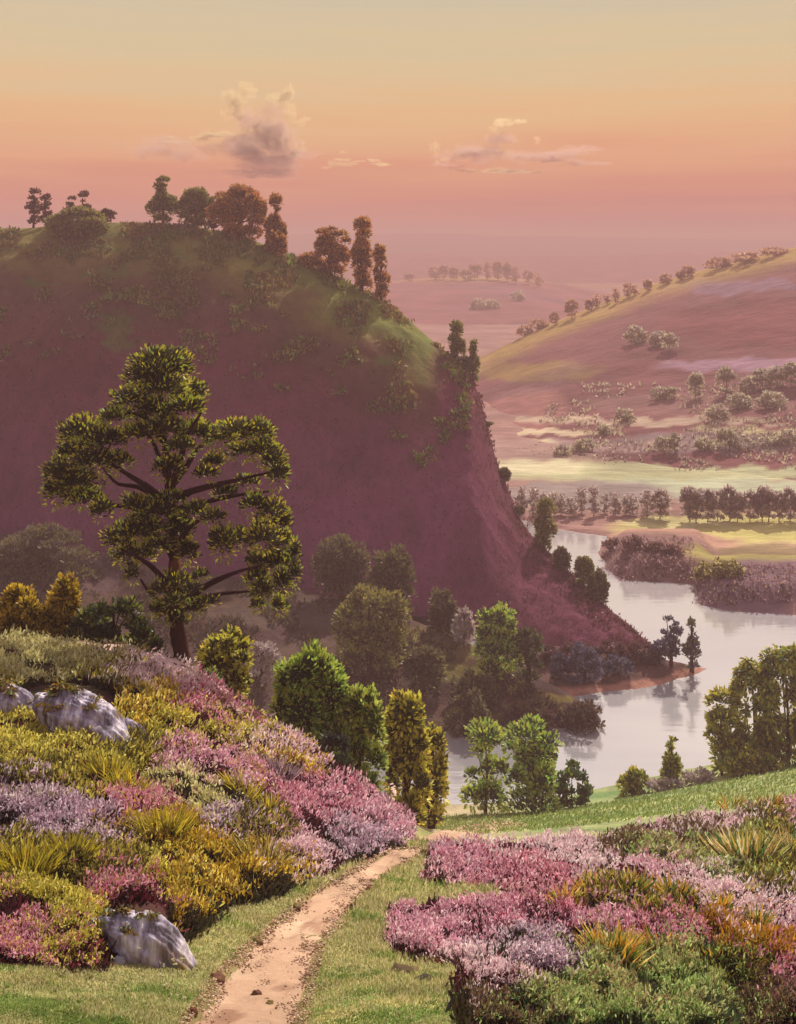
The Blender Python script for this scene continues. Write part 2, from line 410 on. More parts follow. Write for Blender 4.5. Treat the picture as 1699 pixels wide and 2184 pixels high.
# right hill
def pr(t): return t**1.15+.035*np.sin(t*9.5)*(1-t)
rhill = columns(np.arange(900, 2600, 8), ip([900, 1100, 1700, 2600], [300, 262, 232, 215]), ip([900, 2600], [-1, -1]),
    ip([900, 1020, 1130, 1300, 1700, 2600], [500, 486, 490, 500, 470, 430]), ip([900, 1000, 1040, 1130, 1200, 1300, 1400, 1550, 1699, 2000, 2600], [800, 772, 756, 710, 680, 640, 604, 562, 527, 480, 440]),
    200, pr, nf=120, noise=lambda X, Y, Z: 4*fbm(X*.012, Y*.012, 4, 111)+1.2*fbm(X*.06, Y*.06, 3, 113))
def col_rhill(px, py, Y, X, Z):
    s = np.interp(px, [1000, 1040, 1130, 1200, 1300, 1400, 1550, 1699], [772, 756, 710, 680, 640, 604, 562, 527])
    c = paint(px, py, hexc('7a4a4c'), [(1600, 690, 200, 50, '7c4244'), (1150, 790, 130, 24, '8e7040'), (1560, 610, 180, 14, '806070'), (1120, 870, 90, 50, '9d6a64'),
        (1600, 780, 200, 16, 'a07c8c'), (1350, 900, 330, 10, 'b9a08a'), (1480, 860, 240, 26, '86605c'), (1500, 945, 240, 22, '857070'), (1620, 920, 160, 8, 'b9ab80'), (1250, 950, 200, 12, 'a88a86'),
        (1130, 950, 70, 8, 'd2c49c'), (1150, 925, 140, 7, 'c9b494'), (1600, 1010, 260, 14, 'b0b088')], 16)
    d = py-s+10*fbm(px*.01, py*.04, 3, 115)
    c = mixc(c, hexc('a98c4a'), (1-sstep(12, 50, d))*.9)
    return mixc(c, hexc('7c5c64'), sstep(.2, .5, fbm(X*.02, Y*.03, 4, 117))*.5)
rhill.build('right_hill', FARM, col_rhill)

# far rounded hill and the last ridges
fhill = columns(np.arange(500, 1500, 10), ip([500, 1500], [720, 720]), ip([500, 1500], [-1, -1]), ip([500, 1500], [1150, 1150]),
    ip([500, 700, 850, 1000, 1150, 1230, 1300, 1400, 1500], [640, 612, 598, 588, 597, 612, 626, 640, 648]), 300, lambda t: 1-(1-t)**1.6, nf=50, noise=lambda X, Y, Z: 3*fbm(X*.01, Y*.01, 3, 121))
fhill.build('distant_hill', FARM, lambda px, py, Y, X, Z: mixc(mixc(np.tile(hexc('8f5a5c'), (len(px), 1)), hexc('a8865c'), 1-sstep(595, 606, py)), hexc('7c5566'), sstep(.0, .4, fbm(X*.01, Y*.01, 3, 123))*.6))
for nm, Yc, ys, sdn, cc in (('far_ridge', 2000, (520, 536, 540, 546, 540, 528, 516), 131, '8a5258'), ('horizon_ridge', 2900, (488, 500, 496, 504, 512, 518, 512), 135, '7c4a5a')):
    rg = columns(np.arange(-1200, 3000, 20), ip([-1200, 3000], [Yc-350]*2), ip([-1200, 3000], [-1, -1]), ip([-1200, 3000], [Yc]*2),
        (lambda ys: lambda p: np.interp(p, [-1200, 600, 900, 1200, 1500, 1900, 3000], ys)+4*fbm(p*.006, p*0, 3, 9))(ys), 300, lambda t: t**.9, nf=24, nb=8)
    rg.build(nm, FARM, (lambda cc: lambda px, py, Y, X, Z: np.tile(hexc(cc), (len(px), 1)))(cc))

# ------------------------------------------------------------------ water
def make_water():
    m, nt, N, L = mat_new('water_material')
    tc = N.new('ShaderNodeTexCoord'); mp = N.new('ShaderNodeMapping'); mp.inputs['Scale'].default_value = (.25, 1, 1)
    L.new(tc.outputs['Object'], mp.inputs['Vector'])
    n = N.new('ShaderNodeTexNoise'); n.inputs['Scale'].default_value = .9; n.inputs['Detail'].default_value = 6; L.new(mp.outputs[0], n.inputs['Vector'])
    n2 = N.new('ShaderNodeTexNoise'); n2.inputs['Scale'].default_value = .05; n2.inputs['Detail'].default_value = 4; L.new(mp.outputs[0], n2.inputs['Vector'])
    b = N.new('ShaderNodeBump'); b.inputs['Strength'].default_value = .25; b.inputs['Distance'].default_value = .12; L.new(n.outputs['Fac'], b.inputs['Height'])
    g = N.new('ShaderNodeBsdfGlossy'); g.inputs['Roughness'].default_value = .09; g.inputs['Color'].default_value = (.9, .9, .93, 1)
    d = N.new('ShaderNodeBsdfDiffuse')
    cr = N.new('ShaderNodeValToRGB'); cr.color_ramp.elements[0].position = .38; cr.color_ramp.elements[1].position = .62
    cr.color_ramp.elements[0].color = (.52, .50, .53, 1); cr.color_ramp.elements[1].color = (.68, .64, .63, 1)
    L.new(n2.outputs['Fac'], cr.inputs[0]); L.new(cr.outputs[0], d.inputs['Color'])
    L.new(b.outputs[0], g.inputs['Normal'])
    x = N.new('ShaderNodeMixShader'); x.inputs[0].default_value = .6
    L.new(d.outputs[0], x.inputs[1]); L.new(g.outputs[0], x.inputs[2])
    o = N.new('ShaderNodeOutputMaterial'); L.new(x.outputs[0], o.inputs['Surface'])
    V = [(-300, 80, 0), (420, 80, 0), (420, 330, 0), (-300, 330, 0)]
    return tag(mesh_obj('river_water', V, [(0, 1, 2, 3)], m), kind='structure')
make_water()

# ------------------------------------------------------------------ plants
def pal(*hs): return np.array([hexc(h) for h in hs])
P_DARK = pal('3c3f1e', '4d4a1d', '6b6a1f', '2f301f', '807a22', '59601f')
P_BIG = pal('3e3a22', '4e481e', '34301e', '2c2a1e', '5e561f', '3a3c22')
RIM_Y = pal('c0b034', 'd4c43c', 'a8a834', '98ac3c', 'ccb438')  # outer leaf palettes, brighter to paint sunlit crown rims
RIM_G = pal('bccc4c', 'c8cc58', 'a0c458', 'b0bc48')
RIM_Q = pal('dcc84c', 'd0cc4c', 'e4d050')
RIM_A = pal('cc7c44', 'b88c48', 'd89454')
RIM_O = pal('8c8a44', '9c9048')
P_GRN = pal('3f5a2c', '4c6430', '34482a', '2f4028', '56702f')
P_YEL = pal('6f6a2a', '4c5028', '3c4430', '5c6030')
P_LIM = pal('4c6430', '5f7a34', '3c5030', '6c8438')
P_BLUE = pal('5a586e', '666480', '727078', '4e4e62')
P_AUT = pal('7a4a2c', '9a5c34', '6a5a2c', '5a4a2a', 'a86a40', '4c3c2a')
P_BRN = pal('6a4438', '5a3c34', '74503c')
P_OLV = pal('6a643a', '807a40', '565038', '8f8a48', '5a4a40')
P_DUL = pal('6c5a4e', '6a6244', '5c5048', '7a7048', '584448')
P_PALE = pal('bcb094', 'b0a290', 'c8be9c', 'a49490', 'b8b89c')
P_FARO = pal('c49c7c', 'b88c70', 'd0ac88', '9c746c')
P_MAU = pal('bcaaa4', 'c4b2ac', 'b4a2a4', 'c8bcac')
P_WIL = pal('5c6a30', '7c8438', '3e4c2c', '95903c', '4a5630')

LIT_RIMS = {id(P_GRN): RIM_G, id(P_YEL): RIM_Q, id(P_LIM): pal('d0d060', 'b8cc5c', 'dcd864'), id(P_AUT): RIM_A, id(P_OLV): RIM_O, id(P_WIL): RIM_Y, id(P_DARK): RIM_O, id(P_DUL): pal('7c7440', '6f6848')}
def leafy(Bd, lobes, Lm, Wm, palette, cover=2.6, droop=0, fan=.8, bias=None, lit_rim_or_bloom=None, sf=.75):
    """lobes : rows of cx cy cz rx ry rz"""
    for (cx, cy, cz, rx, ry, rz) in lobes:
        a = math.pi*rx*rz; n = int(max(14, cover*a/(Lm*Wm)*1.6))
        u = norm(R.normal(size=(n, 3))); u[:, 2] = np.where(u[:, 2] < -.3, -u[:, 2]*.7, u[:, 2])
        wob = 1+.28*fbm(u[:, 0]*2.3+cx, u[:, 2]*2.3+cz, 2, 3)
        r = (R.random(n)**.45)*wob
        P = np.array([cx, cy, cz])+u*r[:, None]*[rx, ry, rz]
        D = u*fan+np.array([0, 0, .45-droop])+R.normal(size=(n, 3))*.35
        lobe_t = R.random()
        k = np.clip(((R.random(n)*.65+lobe_t*.35)*len(palette)).astype(int), 0, len(palette)-1)
        perm = R.permutation(len(palette)) if bias is None else np.arange(len(palette))
        C = palette[perm[k]]*(.8+.4*R.random((n, 1)))
        s = .6+.6*R.random(n)
        Bd.add(P-norm(D)*Lm*.3, D, Lm*s, Wm*s, C)
        if lit_rim_or_bloom is not None:      # sunlit rim painted as brighter dabs all over each bough's outside, or gorse bloom
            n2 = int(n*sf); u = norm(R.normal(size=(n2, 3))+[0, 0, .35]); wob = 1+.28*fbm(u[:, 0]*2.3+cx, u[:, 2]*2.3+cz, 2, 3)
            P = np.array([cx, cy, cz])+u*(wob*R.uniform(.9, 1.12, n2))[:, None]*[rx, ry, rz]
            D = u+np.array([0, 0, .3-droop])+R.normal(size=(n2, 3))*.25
            sh = lit_rim_or_bloom[np.clip(((R.random(n2)*.5+lobe_t*.5)*len(lit_rim_or_bloom)).astype(int), 0, len(lit_rim_or_bloom)-1)]
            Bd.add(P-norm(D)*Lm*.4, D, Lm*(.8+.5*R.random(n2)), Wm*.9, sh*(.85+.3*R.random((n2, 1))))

def lobes_for(kind, w, h):
    Lb = []
    def A(x, z, rx, rz):
        k = R.uniform(.72, 1.22); rx *= k; rz *= k*R.uniform(.85, 1.15)
        Lb.append(((x+R.normal()*.03)*w, (R.random()-.5)*w*.4, max(z*h+R.normal()*.02*h, .02*h), rx*w, rx*w*.85, rz*h))
    if kind == 'round':
        for i in range(11):
            a = math.pi*(i+.5)/11; A(.34*math.cos(a), .5+.36*math.sin(a), .17, .15)
        for i in range(5): A(R.uniform(-.22, .22), R.uniform(.35, .65), .22, .2)
        A(-.3, .35, .17, .16); A(.3, .33, .17, .16); A(-.12, .15, .24, .16); A(.15, .13, .22, .15)
    elif kind == 'shrub':
        for i in range(9):
            a = math.pi*(i+.5)/9; A(.36*math.cos(a), .15+.6*math.sin(a)*R.uniform(.85, 1.1), .16, .22)
        for i in range(4): A(R.uniform(-.3, .3), .25, .22, .28)
        A(-.25, .05, .24, .14); A(.25, .05, .24, .14); A(0, .02, .3, .14)
    elif kind == 'column':
        for i in range(7):
            z = .10+.80*i/6; A(R.uniform(-.09, .09), z, .36-.1*abs(z-.5), .13)
        A(-.28, .5, .18, .12); A(.28, .38, .18, .12)
    elif kind == 'knob':
        A(.02, .90, .22, .09); A(-.06, .80, .2, .07); A(.03, .68, .12, .08)
        for i in range(7):
            a = math.pi*(i+.5)/7; A(.3*math.cos(a), .22+.3*math.sin(a), .2, .13)
        A(0, .3, .3, .2); A(0, .12, .3, .12)
    elif kind == 'topiary':
        A(0, .9, .38, .10); A(-.1, .84, .3, .07); A(.22, .86, .2, .06); A(0, .72, .2, .12); A(-.2, .66, .2, .06)
        A(-.28, .46, .2, .1); A(.3, .45, .2, .1); A(0, .25, .4, .17); A(-.3, .18, .22, .12); A(.1, .12, .45, .12); A(0, .5, .12, .12)
    elif kind == 'twin':
        A(-.2, .88, .25, .09); A(.2, .83, .26, .09); A(0, .92, .18, .07); A(-.34, .62, .16, .1); A(.36, .7, .15, .08)
        for i in range(8): A(R.uniform(-.22, .22), .25+.5*i/8, .26, .13)
        A(-.35, .4, .14, .1); A(0, .14, .42, .13)
    elif kind == 'willow':
        for i in range(9):
            a = math.pi*(i+.5)/9; A(.36*math.cos(a), .62+.3*math.sin(a), .17, .1)
        for x in (-.38, -.2, .05, .24, .4):
            for z in (.55, .4, .27): A(x+R.uniform(-.03, .03), z, .1, .12)
        A(0, .1, .45, .1); A(-.25, .18, .25, .1); A(.25, .2, .25, .1); A(0, .75, .4, .12)
    return Lb

def limbs_for(w, h, lobes, base, trunk=.8, thick=.045):
    r0 = max(thick*h, .02)
    top = base+np.array([R.uniform(-.04, .04)*w, 0, h*trunk])
    m1 = base+np.array([R.uniform(-.04, .04)*w, 0, h*trunk*.45])
    parts = [tube(curve_pts([base-[0, 0, .4], base+[0, 0, .02*h], m1, top], 8), np.linspace(r0*1.2, r0*.3, 8), 7)]
    for i in R.permutation(len(lobes))[:5]:
        l = lobes[i]; e = base+np.array(l[:3]); s = base+(m1-base)*R.uniform(.5, 1.1)
        parts.append(tube(curve_pts([s, (s+e)/2+[0, 0, -.04*h], e], 6), np.linspace(r0*.5, r0*.12, 6), 5))
    return join(parts)

def tree(name, label, cat, sheet, px, top, w, kind, palette, base=None, Y=None, dab=11, cover=2.6, group=None, trunk=.8, thick=.045, mat=None, droop=0, tc='4a3328', sink=.15, lit_rim_or_bloom=None):
    if Y is None: Y = sheet.at(px, base)
    if lit_rim_or_bloom is None: lit_rim_or_bloom = LIT_RIMS.get(id(palette))
    if lit_rim_or_bloom is None and name == 'round_tree': lit_rim_or_bloom = RIM_G
    if lit_rim_or_bloom is None and 'gorse' in name: lit_rim_or_bloom = pal('dcc03c', 'c8a830', 'd8b834')
    z = float(sheet.z(px, Y)); h = H-(top-HOR)/F*Y-z; W = w/F*Y
    b = np.array([(px-CX)/F*Y, Y, z])
    if h < .3: h = .3
    e = empty(name, b); tag(e, label, cat, group)
    lb = lobes_for(kind, W, h)
    Lm = dab/F*Y
    V, Q = limbs_for(W, h, lb, b, trunk, thick)
    mesh_obj('trunk', V, Q, BARK, e, np.tile(hexc(tc), (len(V), 1)), 'POINT', True)
    B = Dabs(); leafy(B, [(b[0]+l[0], b[1]+l[1], b[2]+l[2], *l[3:]) for l in lb], Lm*.8, Lm*.46, palette, cover*1.25, droop, lit_rim_or_bloom=lit_rim_or_bloom)
    B.build('crown', mat or LEAF, e)
    return e

# ---- the tall pine-like tree on the ridge
def big_tree():
    Y = 40.6; px0 = 384; s = Y/F
    b = np.array([(px0-CX)*s, Y, float(fore.z(px0, Y))])
    W = lambda px, py, dy=0: np.array([(px-CX)*s*(1+dy/Y), Y+dy, H-(py-HOR)*s*(1+dy/Y)])
    e = empty('tall_tree', b); tag(e, 'tall spreading tree with dark layered crown and yellow lit tufts on the ridge', 'tree')
    r = lambda v: v*s
    tp = [b-[0, 0, .6], W(388, 1402), W(378, 1335), W(374, 1275), W(372, 1190, .3), W(368, 1110), W(364, 1040, -.2), W(352, 950), W(344, 860), W(340, 790)]
    t0 = tube(curve_pts(tp, 46), np.interp(np.linspace(0, 1, 46), [0, .12, .3, .6, 1], [r(30), r(18), r(14), r(9), r(3)]), 12)
    V, Q = t0; mesh_obj('trunk', V, Q, BARK, e, mixc(np.tile(hexc('4a2f28'), (len(V), 1)), hexc('8a5a3a'), sstep(.15, .4, fbm(V[:, 0]*1.5, V[:, 2]*.8, 3, 5))), 'POINT', True)
    limbs = [[(376, 1285, 0), (340, 1225, -.8), (300, 1192, -1.2), (258, 1172, -1.4)], [(384, 1292, 0), (440, 1250, -1), (500, 1222, -1.6), (560, 1205, -2)],
        [(384, 1300, 0), (450, 1270, .8), (545, 1260, 1.4)], [(366, 1075, 0), (310, 1035, -.8), (262, 1005, -1.2), (200, 965, -1.4)], [(366, 1095, 0), (290, 1082, .8), (230, 1074, 1.3), (170, 1050, 1.6)],
        [(366, 1062, 0), (430, 1042, -1), (500, 1025, -1.5), (575, 1008, -1.7)], [(368, 1090, 0), (440, 1070, .8), (510, 1055, 1.4), (575, 1048, 1.8)], [(360, 1045, 0), (395, 1000, .6), (425, 955, 1), (470, 930, 1.4)],
        [(362, 1050, 0), (385, 985, -.9), (400, 930, -1.3), (430, 880, -1.4)], [(360, 1040, 0), (345, 985, .7), (320, 930, 1), (280, 880, 1)], [(366, 1080, 0), (300, 1040, 1.1), (250, 1030, 1.6), (215, 990, 1.8)],
        [(372, 1180, 0), (400, 1130, -.5), (440, 1100, -1)], [(372, 1190, 0), (335, 1140, .5), (300, 1110, 1)], [(346, 880, 0), (380, 850, -.4), (405, 840, -.5)], [(350, 940, 0), (310, 890, -.6), (270, 880, -.8)],
        [(376, 1310, 0), (330, 1275, .5), (300, 1235, .7)]]
    for l in limbs:
        n = 12; V, Q = tube(curve_pts([W(*p) for p in l], n), np.linspace(r(8.5), r(2), n), 7)
        mesh_obj('limb', V, Q, BARK, e, np.tile(hexc('43292a'), (len(V), 1)), 'POINT', True)
    Lb = [(340,770,52,24),(318,805,46,30),(375,790,38,30),(352,830,55,28),(285,855,42,26),(408,838,36,26),(395,872,44,24),(330,880,44,26),(250,888,34,20),(345,920,52,24),
      (180,925,44,28),(225,942,46,26),(158,968,36,28),(200,985,46,26),(130,1010,34,28),(165,1030,44,26),(122,1050,30,28),(175,1062,38,22),(218,1088,22,22),(250,985,34,18),
      (300,925,40,20),(420,925,44,24),(385,955,34,18),(470,935,38,22),(505,922,40,22),(548,925,34,24),(560,960,30,26),(585,985,24,30),(596,1015,20,24),(520,962,36,18),(455,985,26,16),
      (330,1092,44,26),(290,1076,28,20),(362,1070,34,20),(322,1130,34,22),(420,1092,28,18),(385,1130,26,30),(455,1105,26,16),(545,1078,28,22),(580,1090,28,24),(602,1115,20,24),(560,1120,24,18),
      (250,1150,28,30),(288,1135,32,24),(270,1185,30,24),(335,1165,26,18),(312,1185,20,18),(400,1180,22,26),
      (475,1160,28,32),(515,1150,34,22),(560,1150,38,22),(600,1160,26,28),(627,1185,14,30),(630,1225,12,26),(590,1200,28,24),(550,1195,28,20),(545,1230,26,20),(560,1262,26,26),(602,1245,20,26),(598,1290,16,20),(548,1290,14,16),
      (352,1305,26,16),(408,1300,26,14),(375,1320,22,14),(300,1130,30,30),(360,1000,30,22),(440,1010,24,16),(480,1050,24,14),(530,1030,26,14),(375,1245,36,20),(345,1262,26,18),(405,1265,28,18),(370,1285,30,14),(440,1285,28,11),(283,1225,14,22),(334,1300,14,12),(425,1225,18,12)]
    B = Dabs(); lb = []
    for (x, y, rx, ry) in Lb:
        for q in range(2):
            dy = R.uniform(-1.7, 1.7); c = W(x+R.uniform(-6, 6)*q, y+R.uniform(-4, 4)*q, dy); lb.append((*c, r(rx)*(1.12-.2*q), r(rx)*.95, r(ry)*(1.3-.2*q)))
    leafy(B, lb, r(9), r(4.2), P_BIG, 2.5, 0, .8, lit_rim_or_bloom=RIM_Y, sf=.26)
    B.build('crown', LEAF, e)
big_tree()

T_ = tree
# crest of the dark hill
g = None
cr = [
 ('slender_tree', 'leftmost slender brown tree on the dark hill crest', 72, 405, 30, 'column', P_BRN, 202),
 ('slender_tree', 'second slender brown tree from the left on the dark hill crest', 98, 410, 28, 'column', P_BRN, 201),
 ('dark_tree', 'dark brown tree rising behind the green bush on the left of the crest', 178, 407, 40, 'knob', P_BRN, 203),
 ('dark_tree', 'narrow brown treetop just left of the crest bush', 150, 420, 24, 'column', P_BRN, 203),
 ('green_bush', 'broad green and yellow bush on the left of the hill crest', 168, 442, 112, 'shrub', P_OLV, 196),
 ('small_tree', 'tiny round brown tree right of the crest bush', 229, 446, 30, 'round', P_BRN, 202),
 ('lone_tree', 'tall tree with a dark knob top on the summit of the dark hill', 348, 375, 58, 'knob', P_DARK, 199),
 ('green_tree', 'rounded green tree next right of the knob topped summit tree', 418, 405, 64, 'round', P_OLV, 199),
 ('small_bush', 'small reddish bush between two round trees on the crest', 456, 436, 26, 'round', P_BRN, 199),
 ('autumn_tree', 'widest orange and green tree on the dark hill crest', 514, 402, 98, 'round', P_AUT, 197),
 ('slender_tree', 'tall narrow russet tree right of the widest crest tree', 590, 410, 42, 'knob', P_AUT, 197),
 ('low_bush', 'low orange bush under the narrow russet crest tree', 590, 492, 42, 'shrub', P_AUT, 194),
 ('red_bush', 'low reddish bush left of the autumn trees on the falling crest', 662, 538, 50, 'shrub', P_AUT, 194),
 ('autumn_tree', 'orange topped tree, left one of three on the falling hill crest', 708, 482, 66, 'twin', P_AUT, 193),
 ('slender_tree', 'tallest narrow tree of the three on the falling hill crest', 772, 465, 46, 'column', P_AUT, 191),
 ('slender_tree', 'smallest narrow tree of the three on the falling hill crest', 814, 527, 34, 'column', P_AUT, 189),
 ('edge_tree', 'dark tree with pale top on the shoulder of the cliff', 975, 688, 34, 'column', P_OLV, 186),
 ('edge_tree', 'smaller leaning tree right of the pale topped cliff shoulder tree', 1010, 724, 22, 'column', P_OLV, 183),
 ('low_bush', 'dark bush below the two trees on the cliff shoulder', 988, 758, 26, 'shrub', P_DUL, 182),
 ('cliff_shrub', 'highest small dark shrub clinging to the cliff edge', 1038, 902, 22, 'round', P_DUL, 179.5),
 ('cliff_shrub', 'small dark shrub at mid height on the cliff edge', 1076, 1000, 22, 'round', P_DUL, 176),
 ('cliff_shrub', 'dark shrub just above the river on the cliff edge', 1104, 1082, 26, 'round', P_DUL, 172),
 ('river_tree', 'pale topped tree on the cliff foot beside the bright river bend', 1162, 1070, 40, 'column', P_OLV, 167),
 ('cliff_shrub', 'mauve shrub on the slope right below the pale topped river tree', 1198, 1165, 30, 'shrub', P_DUL, 160),
 ('cliff_shrub', 'yellow grey shrub on the lower cliff foot slope', 1246, 1190, 38, 'round', P_OLV, 156),
 ('cliff_shrub', 'grey shrub right of the yellow grey one on the cliff foot slope', 1276, 1216, 38, 'shrub', P_DUL, 153.5),
]
for nm, lab, px, top, w, k, p, Y in cr:
    j, f = hill.col(px); Yc = hill.Y[j, int(np.argmin(hill.P[j]))]
    T_(nm, lab, 'bush' if ('bush' in nm or 'shrub' in nm) else 'tree', hill, px, top, w*1.15, k, p, Y=min(Y, Yc+1), dab=8, cover=3.4, group='trees along the dark hill crest' if Y > 187 else 'plants on the cliff edge', thick=.035)

# spit trees
for nm, lab, px, base, top, w, k, p in [
 ('blue_tree', 'broad blue grey tree mass on the spit below the dark hill', 1248, 1452, 1374, 84, 'shrub', P_BLUE),
 ('blue_bush', 'small blue grey bush left of the broad blue tree on the spit', 1196, 1448, 1394, 46, 'shrub', P_BLUE),
 ('blue_bush', 'low blue grey bush right of the broad blue tree on the spit', 1318, 1438, 1396, 60, 'shrub', P_BLUE),
 ('blue_bush', 'dark low bush at the foot of the grey spit trees', 1408, 1416, 1368, 46, 'round', P_BLUE),
 ('grey_tree', 'grey blue tree, left one of the pair on the tip of the spit', 1432, 1420, 1313, 44, 'twin', P_BLUE),
 ('grey_tree', 'grey tree with olive top, right one of the pair on the spit tip', 1476, 1432, 1308, 42, 'knob', pal('5e5c62', '6a6a52', '525066', '77744e'))]:
    T_(nm, lab, 'bush' if 'bush' in nm else 'tree', spit, px, top, w, k, p, base=base, dab=10, cover=2.4, group='trees on the spit')

for lab, px, base, top, w in [('maroon bush at the hill foot left of the blue grey trees', 1165, 1412, 1372, 80), ('maroon bush at the hill foot above the broad blue tree', 1235, 1405, 1368, 90),
    ('maroon bush at the hill foot right of the broad blue tree', 1305, 1408, 1366, 90), ('maroon bush at the hill foot near the tip of the dark slope', 1372, 1410, 1366, 80)]:
    T_('foot_bush', lab, 'bush', spit, px, top, w, 'shrub', pal('6c444c', '5c3c42', '744c50', '644a3e'), base=base, dab=9, cover=2.6, group='bushes at the hill foot')

# mid slope
for nm, lab, px, base, top, w, k, p in [
 ('slope_bush', 'wide dim bush on the slope behind the yellow gorse at far left', 95, 1225, 1128, 210, 'shrub', P_DUL),
 ('slope_bush', 'upper left bush of the group on the dim middle slope', 728, 1268, 1150, 118, 'round', P_DUL),
 ('slope_bush', 'rounded bush right beside the uppermost one on the dim middle slope', 838, 1285, 1176, 104, 'round', P_DUL),
 ('slope_bush', 'small dull bush on the slope edge above the olive field', 945, 1330, 1252, 62, 'shrub', P_DUL),
 ('slope_bush', 'small mauve bush at the right of the row above the olive field', 990, 1368, 1290, 50, 'shrub', P_MAU),
 ('grey_bush', 'largest grey green bush standing in the middle slope', 792, 1440, 1262, 165, 'round', P_OLV),
 ('slope_bush', 'dim bush left of the olive field foot on the middle slope', 905, 1475, 1380, 90, 'round', P_DUL),
 ('slope_tree', 'dark tree with bright green tips leaning over the slope near the river', 1062, 1450, 1290, 100, 'round', P_GRN),
 ('slope_tree', 'smaller dark tree right behind the bright tipped slope tree', 1128, 1458, 1338, 66, 'round', pal('4c5230', '6a7a34', '3c3c34', '55552e')),
 ('slope_bush', 'round brown bush on the river end of the middle slope', 1240, 1550, 1484, 96, 'shrub', pal('6a5248', '5a463c', '74604a')),
 ('slope_bush', 'low dim bush below the bright tipped slope tree', 1010, 1500, 1425, 100, 'shrub', P_DUL),
 ('slope_bush', 'dim bush at the water foot of the middle slope', 1000, 1570, 1470, 90, 'shrub', P_DUL),
 ('slope_bush', 'dim shadowed bush between the tall tree and the rounded bushes', 560, 1460, 1370, 80, 'round', P_MAU),
 ('slope_bush', 'brown low bush on the middle slope just above the waterline', 1130, 1555, 1490, 110, 'shrub', pal('5a3c38', '66502e', '4c3030'))]:
    T_(nm, lab, 'bush' if 'bush' in nm else 'tree', mid, px, top, w, k, p, base=base, dab=11, cover=2.1, group='bushes on the middle slope')

# behind the ridge (stand just past the ridge line)
for nm, lab, px, Y, top, w, k, p, dab in [
 ('gorse_bush', 'yellow flowering gorse at the far left of the ridge top', 40, 41.5, 1250, 110, 'shrub', pal('a89028', 'c4a428', '5c5420', '8a7824', '3c3a20'), 12),
 ('gorse_bush', 'spiky yellow gorse, tallest of the three on the left ridge top', 138, 41.5, 1226, 88, 'shrub', pal('b09a2a', '8a7a24', '6a5a20', '4c4a20', 'c8a82c'), 15),
 ('ridge_bush', 'dark green bush with pale tips between the gorse and the tall tree', 238, 41.3, 1266, 170, 'shrub', pal('3c4a24', '55602a', '2c3a20', '8a8c3a', '46502a'), 16),
 ('ridge_bush', 'small low green bush at the left foot of the tall tree', 315, 41.2, 1345, 70, 'shrub', pal('3c4a24', '6a6a2c', '2c3a20'), 13),
 ('ridge_bush', 'small bright green bush right of the tall tree trunk', 482, 43.5, 1352, 116, 'round', P_YEL, 14),
 ('ridge_bush', 'low green sprigs below the small bush right of the tall tree', 452, 41.5, 1425, 40, 'shrub', P_GRN, 12),
 ('round_tree', 'large round tree with dark heart and green rim beyond the ridge', 664, 47, 1382, 164, 'round', pal('34402a', '3f5a2c', '2c3828', '48582c', '3a3430'), 14),
 ('round_tree', 'bright green tree overlapping the right side of the large round tree', 768, 47, 1462, 112, 'round', P_LIM, 15),
 ('yellow_tree', 'tallest yellow tree beyond the lower ridge', 868, 53, 1478, 96, 'round', P_YEL, 16),
 ('yellow_tree', 'smaller yellow tree at the lower end of the ridge beside the water', 922, 60, 1542, 64, 'round', P_YEL, 15),
 ('ridge_bush', 'low dark bush under the bright green tree on the ridge edge', 712, 44, 1560, 80, 'shrub', pal('3c4a34', '55602a', '3a3438'), 13),
 ('shore_bush', 'dark bush hanging over the water below the ridge end', 905, 62, 1640, 74, 'shrub', pal('3c4440', '4c4c3c', '34383c'), 13)]:
    T_(nm, lab, 'bush' if 'bush' in nm else 'tree', fore, px, top, w, k, p, Y=Y, dab=dab, cover=2.6, group='trees and bushes along the ridge')

# near shore
for nm, lab, px, Y, top, w, k, p in [
 ('shore_tree', 'slim tree with separate round tufts, leftmost on the near shore', 1036, 97, 1540, 92, 'topiary', P_GRN),
 ('shore_tree', 'broad two topped bright green tree on the near shore', 1138, 97, 1537, 116, 'twin', P_GRN),
 ('shore_bush', 'round dark green bush with yellow top beside the two topped tree', 1222, 97, 1626, 84, 'shrub', pal('4c6a2c', '2f4a2a', '8a9430', '3c5a2c')),
 ('shore_bush', 'small leaning bush on the shore midway between the tree groups', 1354, 100, 1632, 64, 'shrub', P_WIL),
 ('shore_tree', 'small thin lone tree against the water on the near shore', 1432, 101, 1566, 44, 'knob', P_WIL),
 ('shore_bush', 'low grey bush at the foot of the thin lone shore tree', 1425, 100, 1655, 90, 'shrub', P_MAU),
 ('shore_bush', 'low grey bush between the thin lone tree and the willows', 1490, 100, 1640, 70, 'shrub', P_MAU),
 ('willow_tree', 'pale slender willow, leftmost of the willow group at right', 1540, 104, 1484, 84, 'column', P_WIL),
 ('willow_tree', 'drooping willow second from the left in the group at right', 1608, 105, 1412, 98, 'willow', P_WIL),
 ('willow_tree', 'tallest drooping willow at the right edge', 1680, 104, 1382, 120, 'willow', P_WIL),
 ('willow_tree', 'willow partly beyond the right edge of the view', 1775, 103, 1400, 120, 'willow', P_WIL),
 ('shore_bush', 'low yellow green bush at the foot of the willows', 1600, 101, 1600, 120, 'shrub', P_WIL)]:
    T_(nm, lab, 'bush' if 'bush' in nm else 'tree', fore, px, top, w, k, p, Y=Y, dab=12, cover=2.5, thick=.022, group='trees on the near shore', droop=1.0 if k == 'willow' else 0)

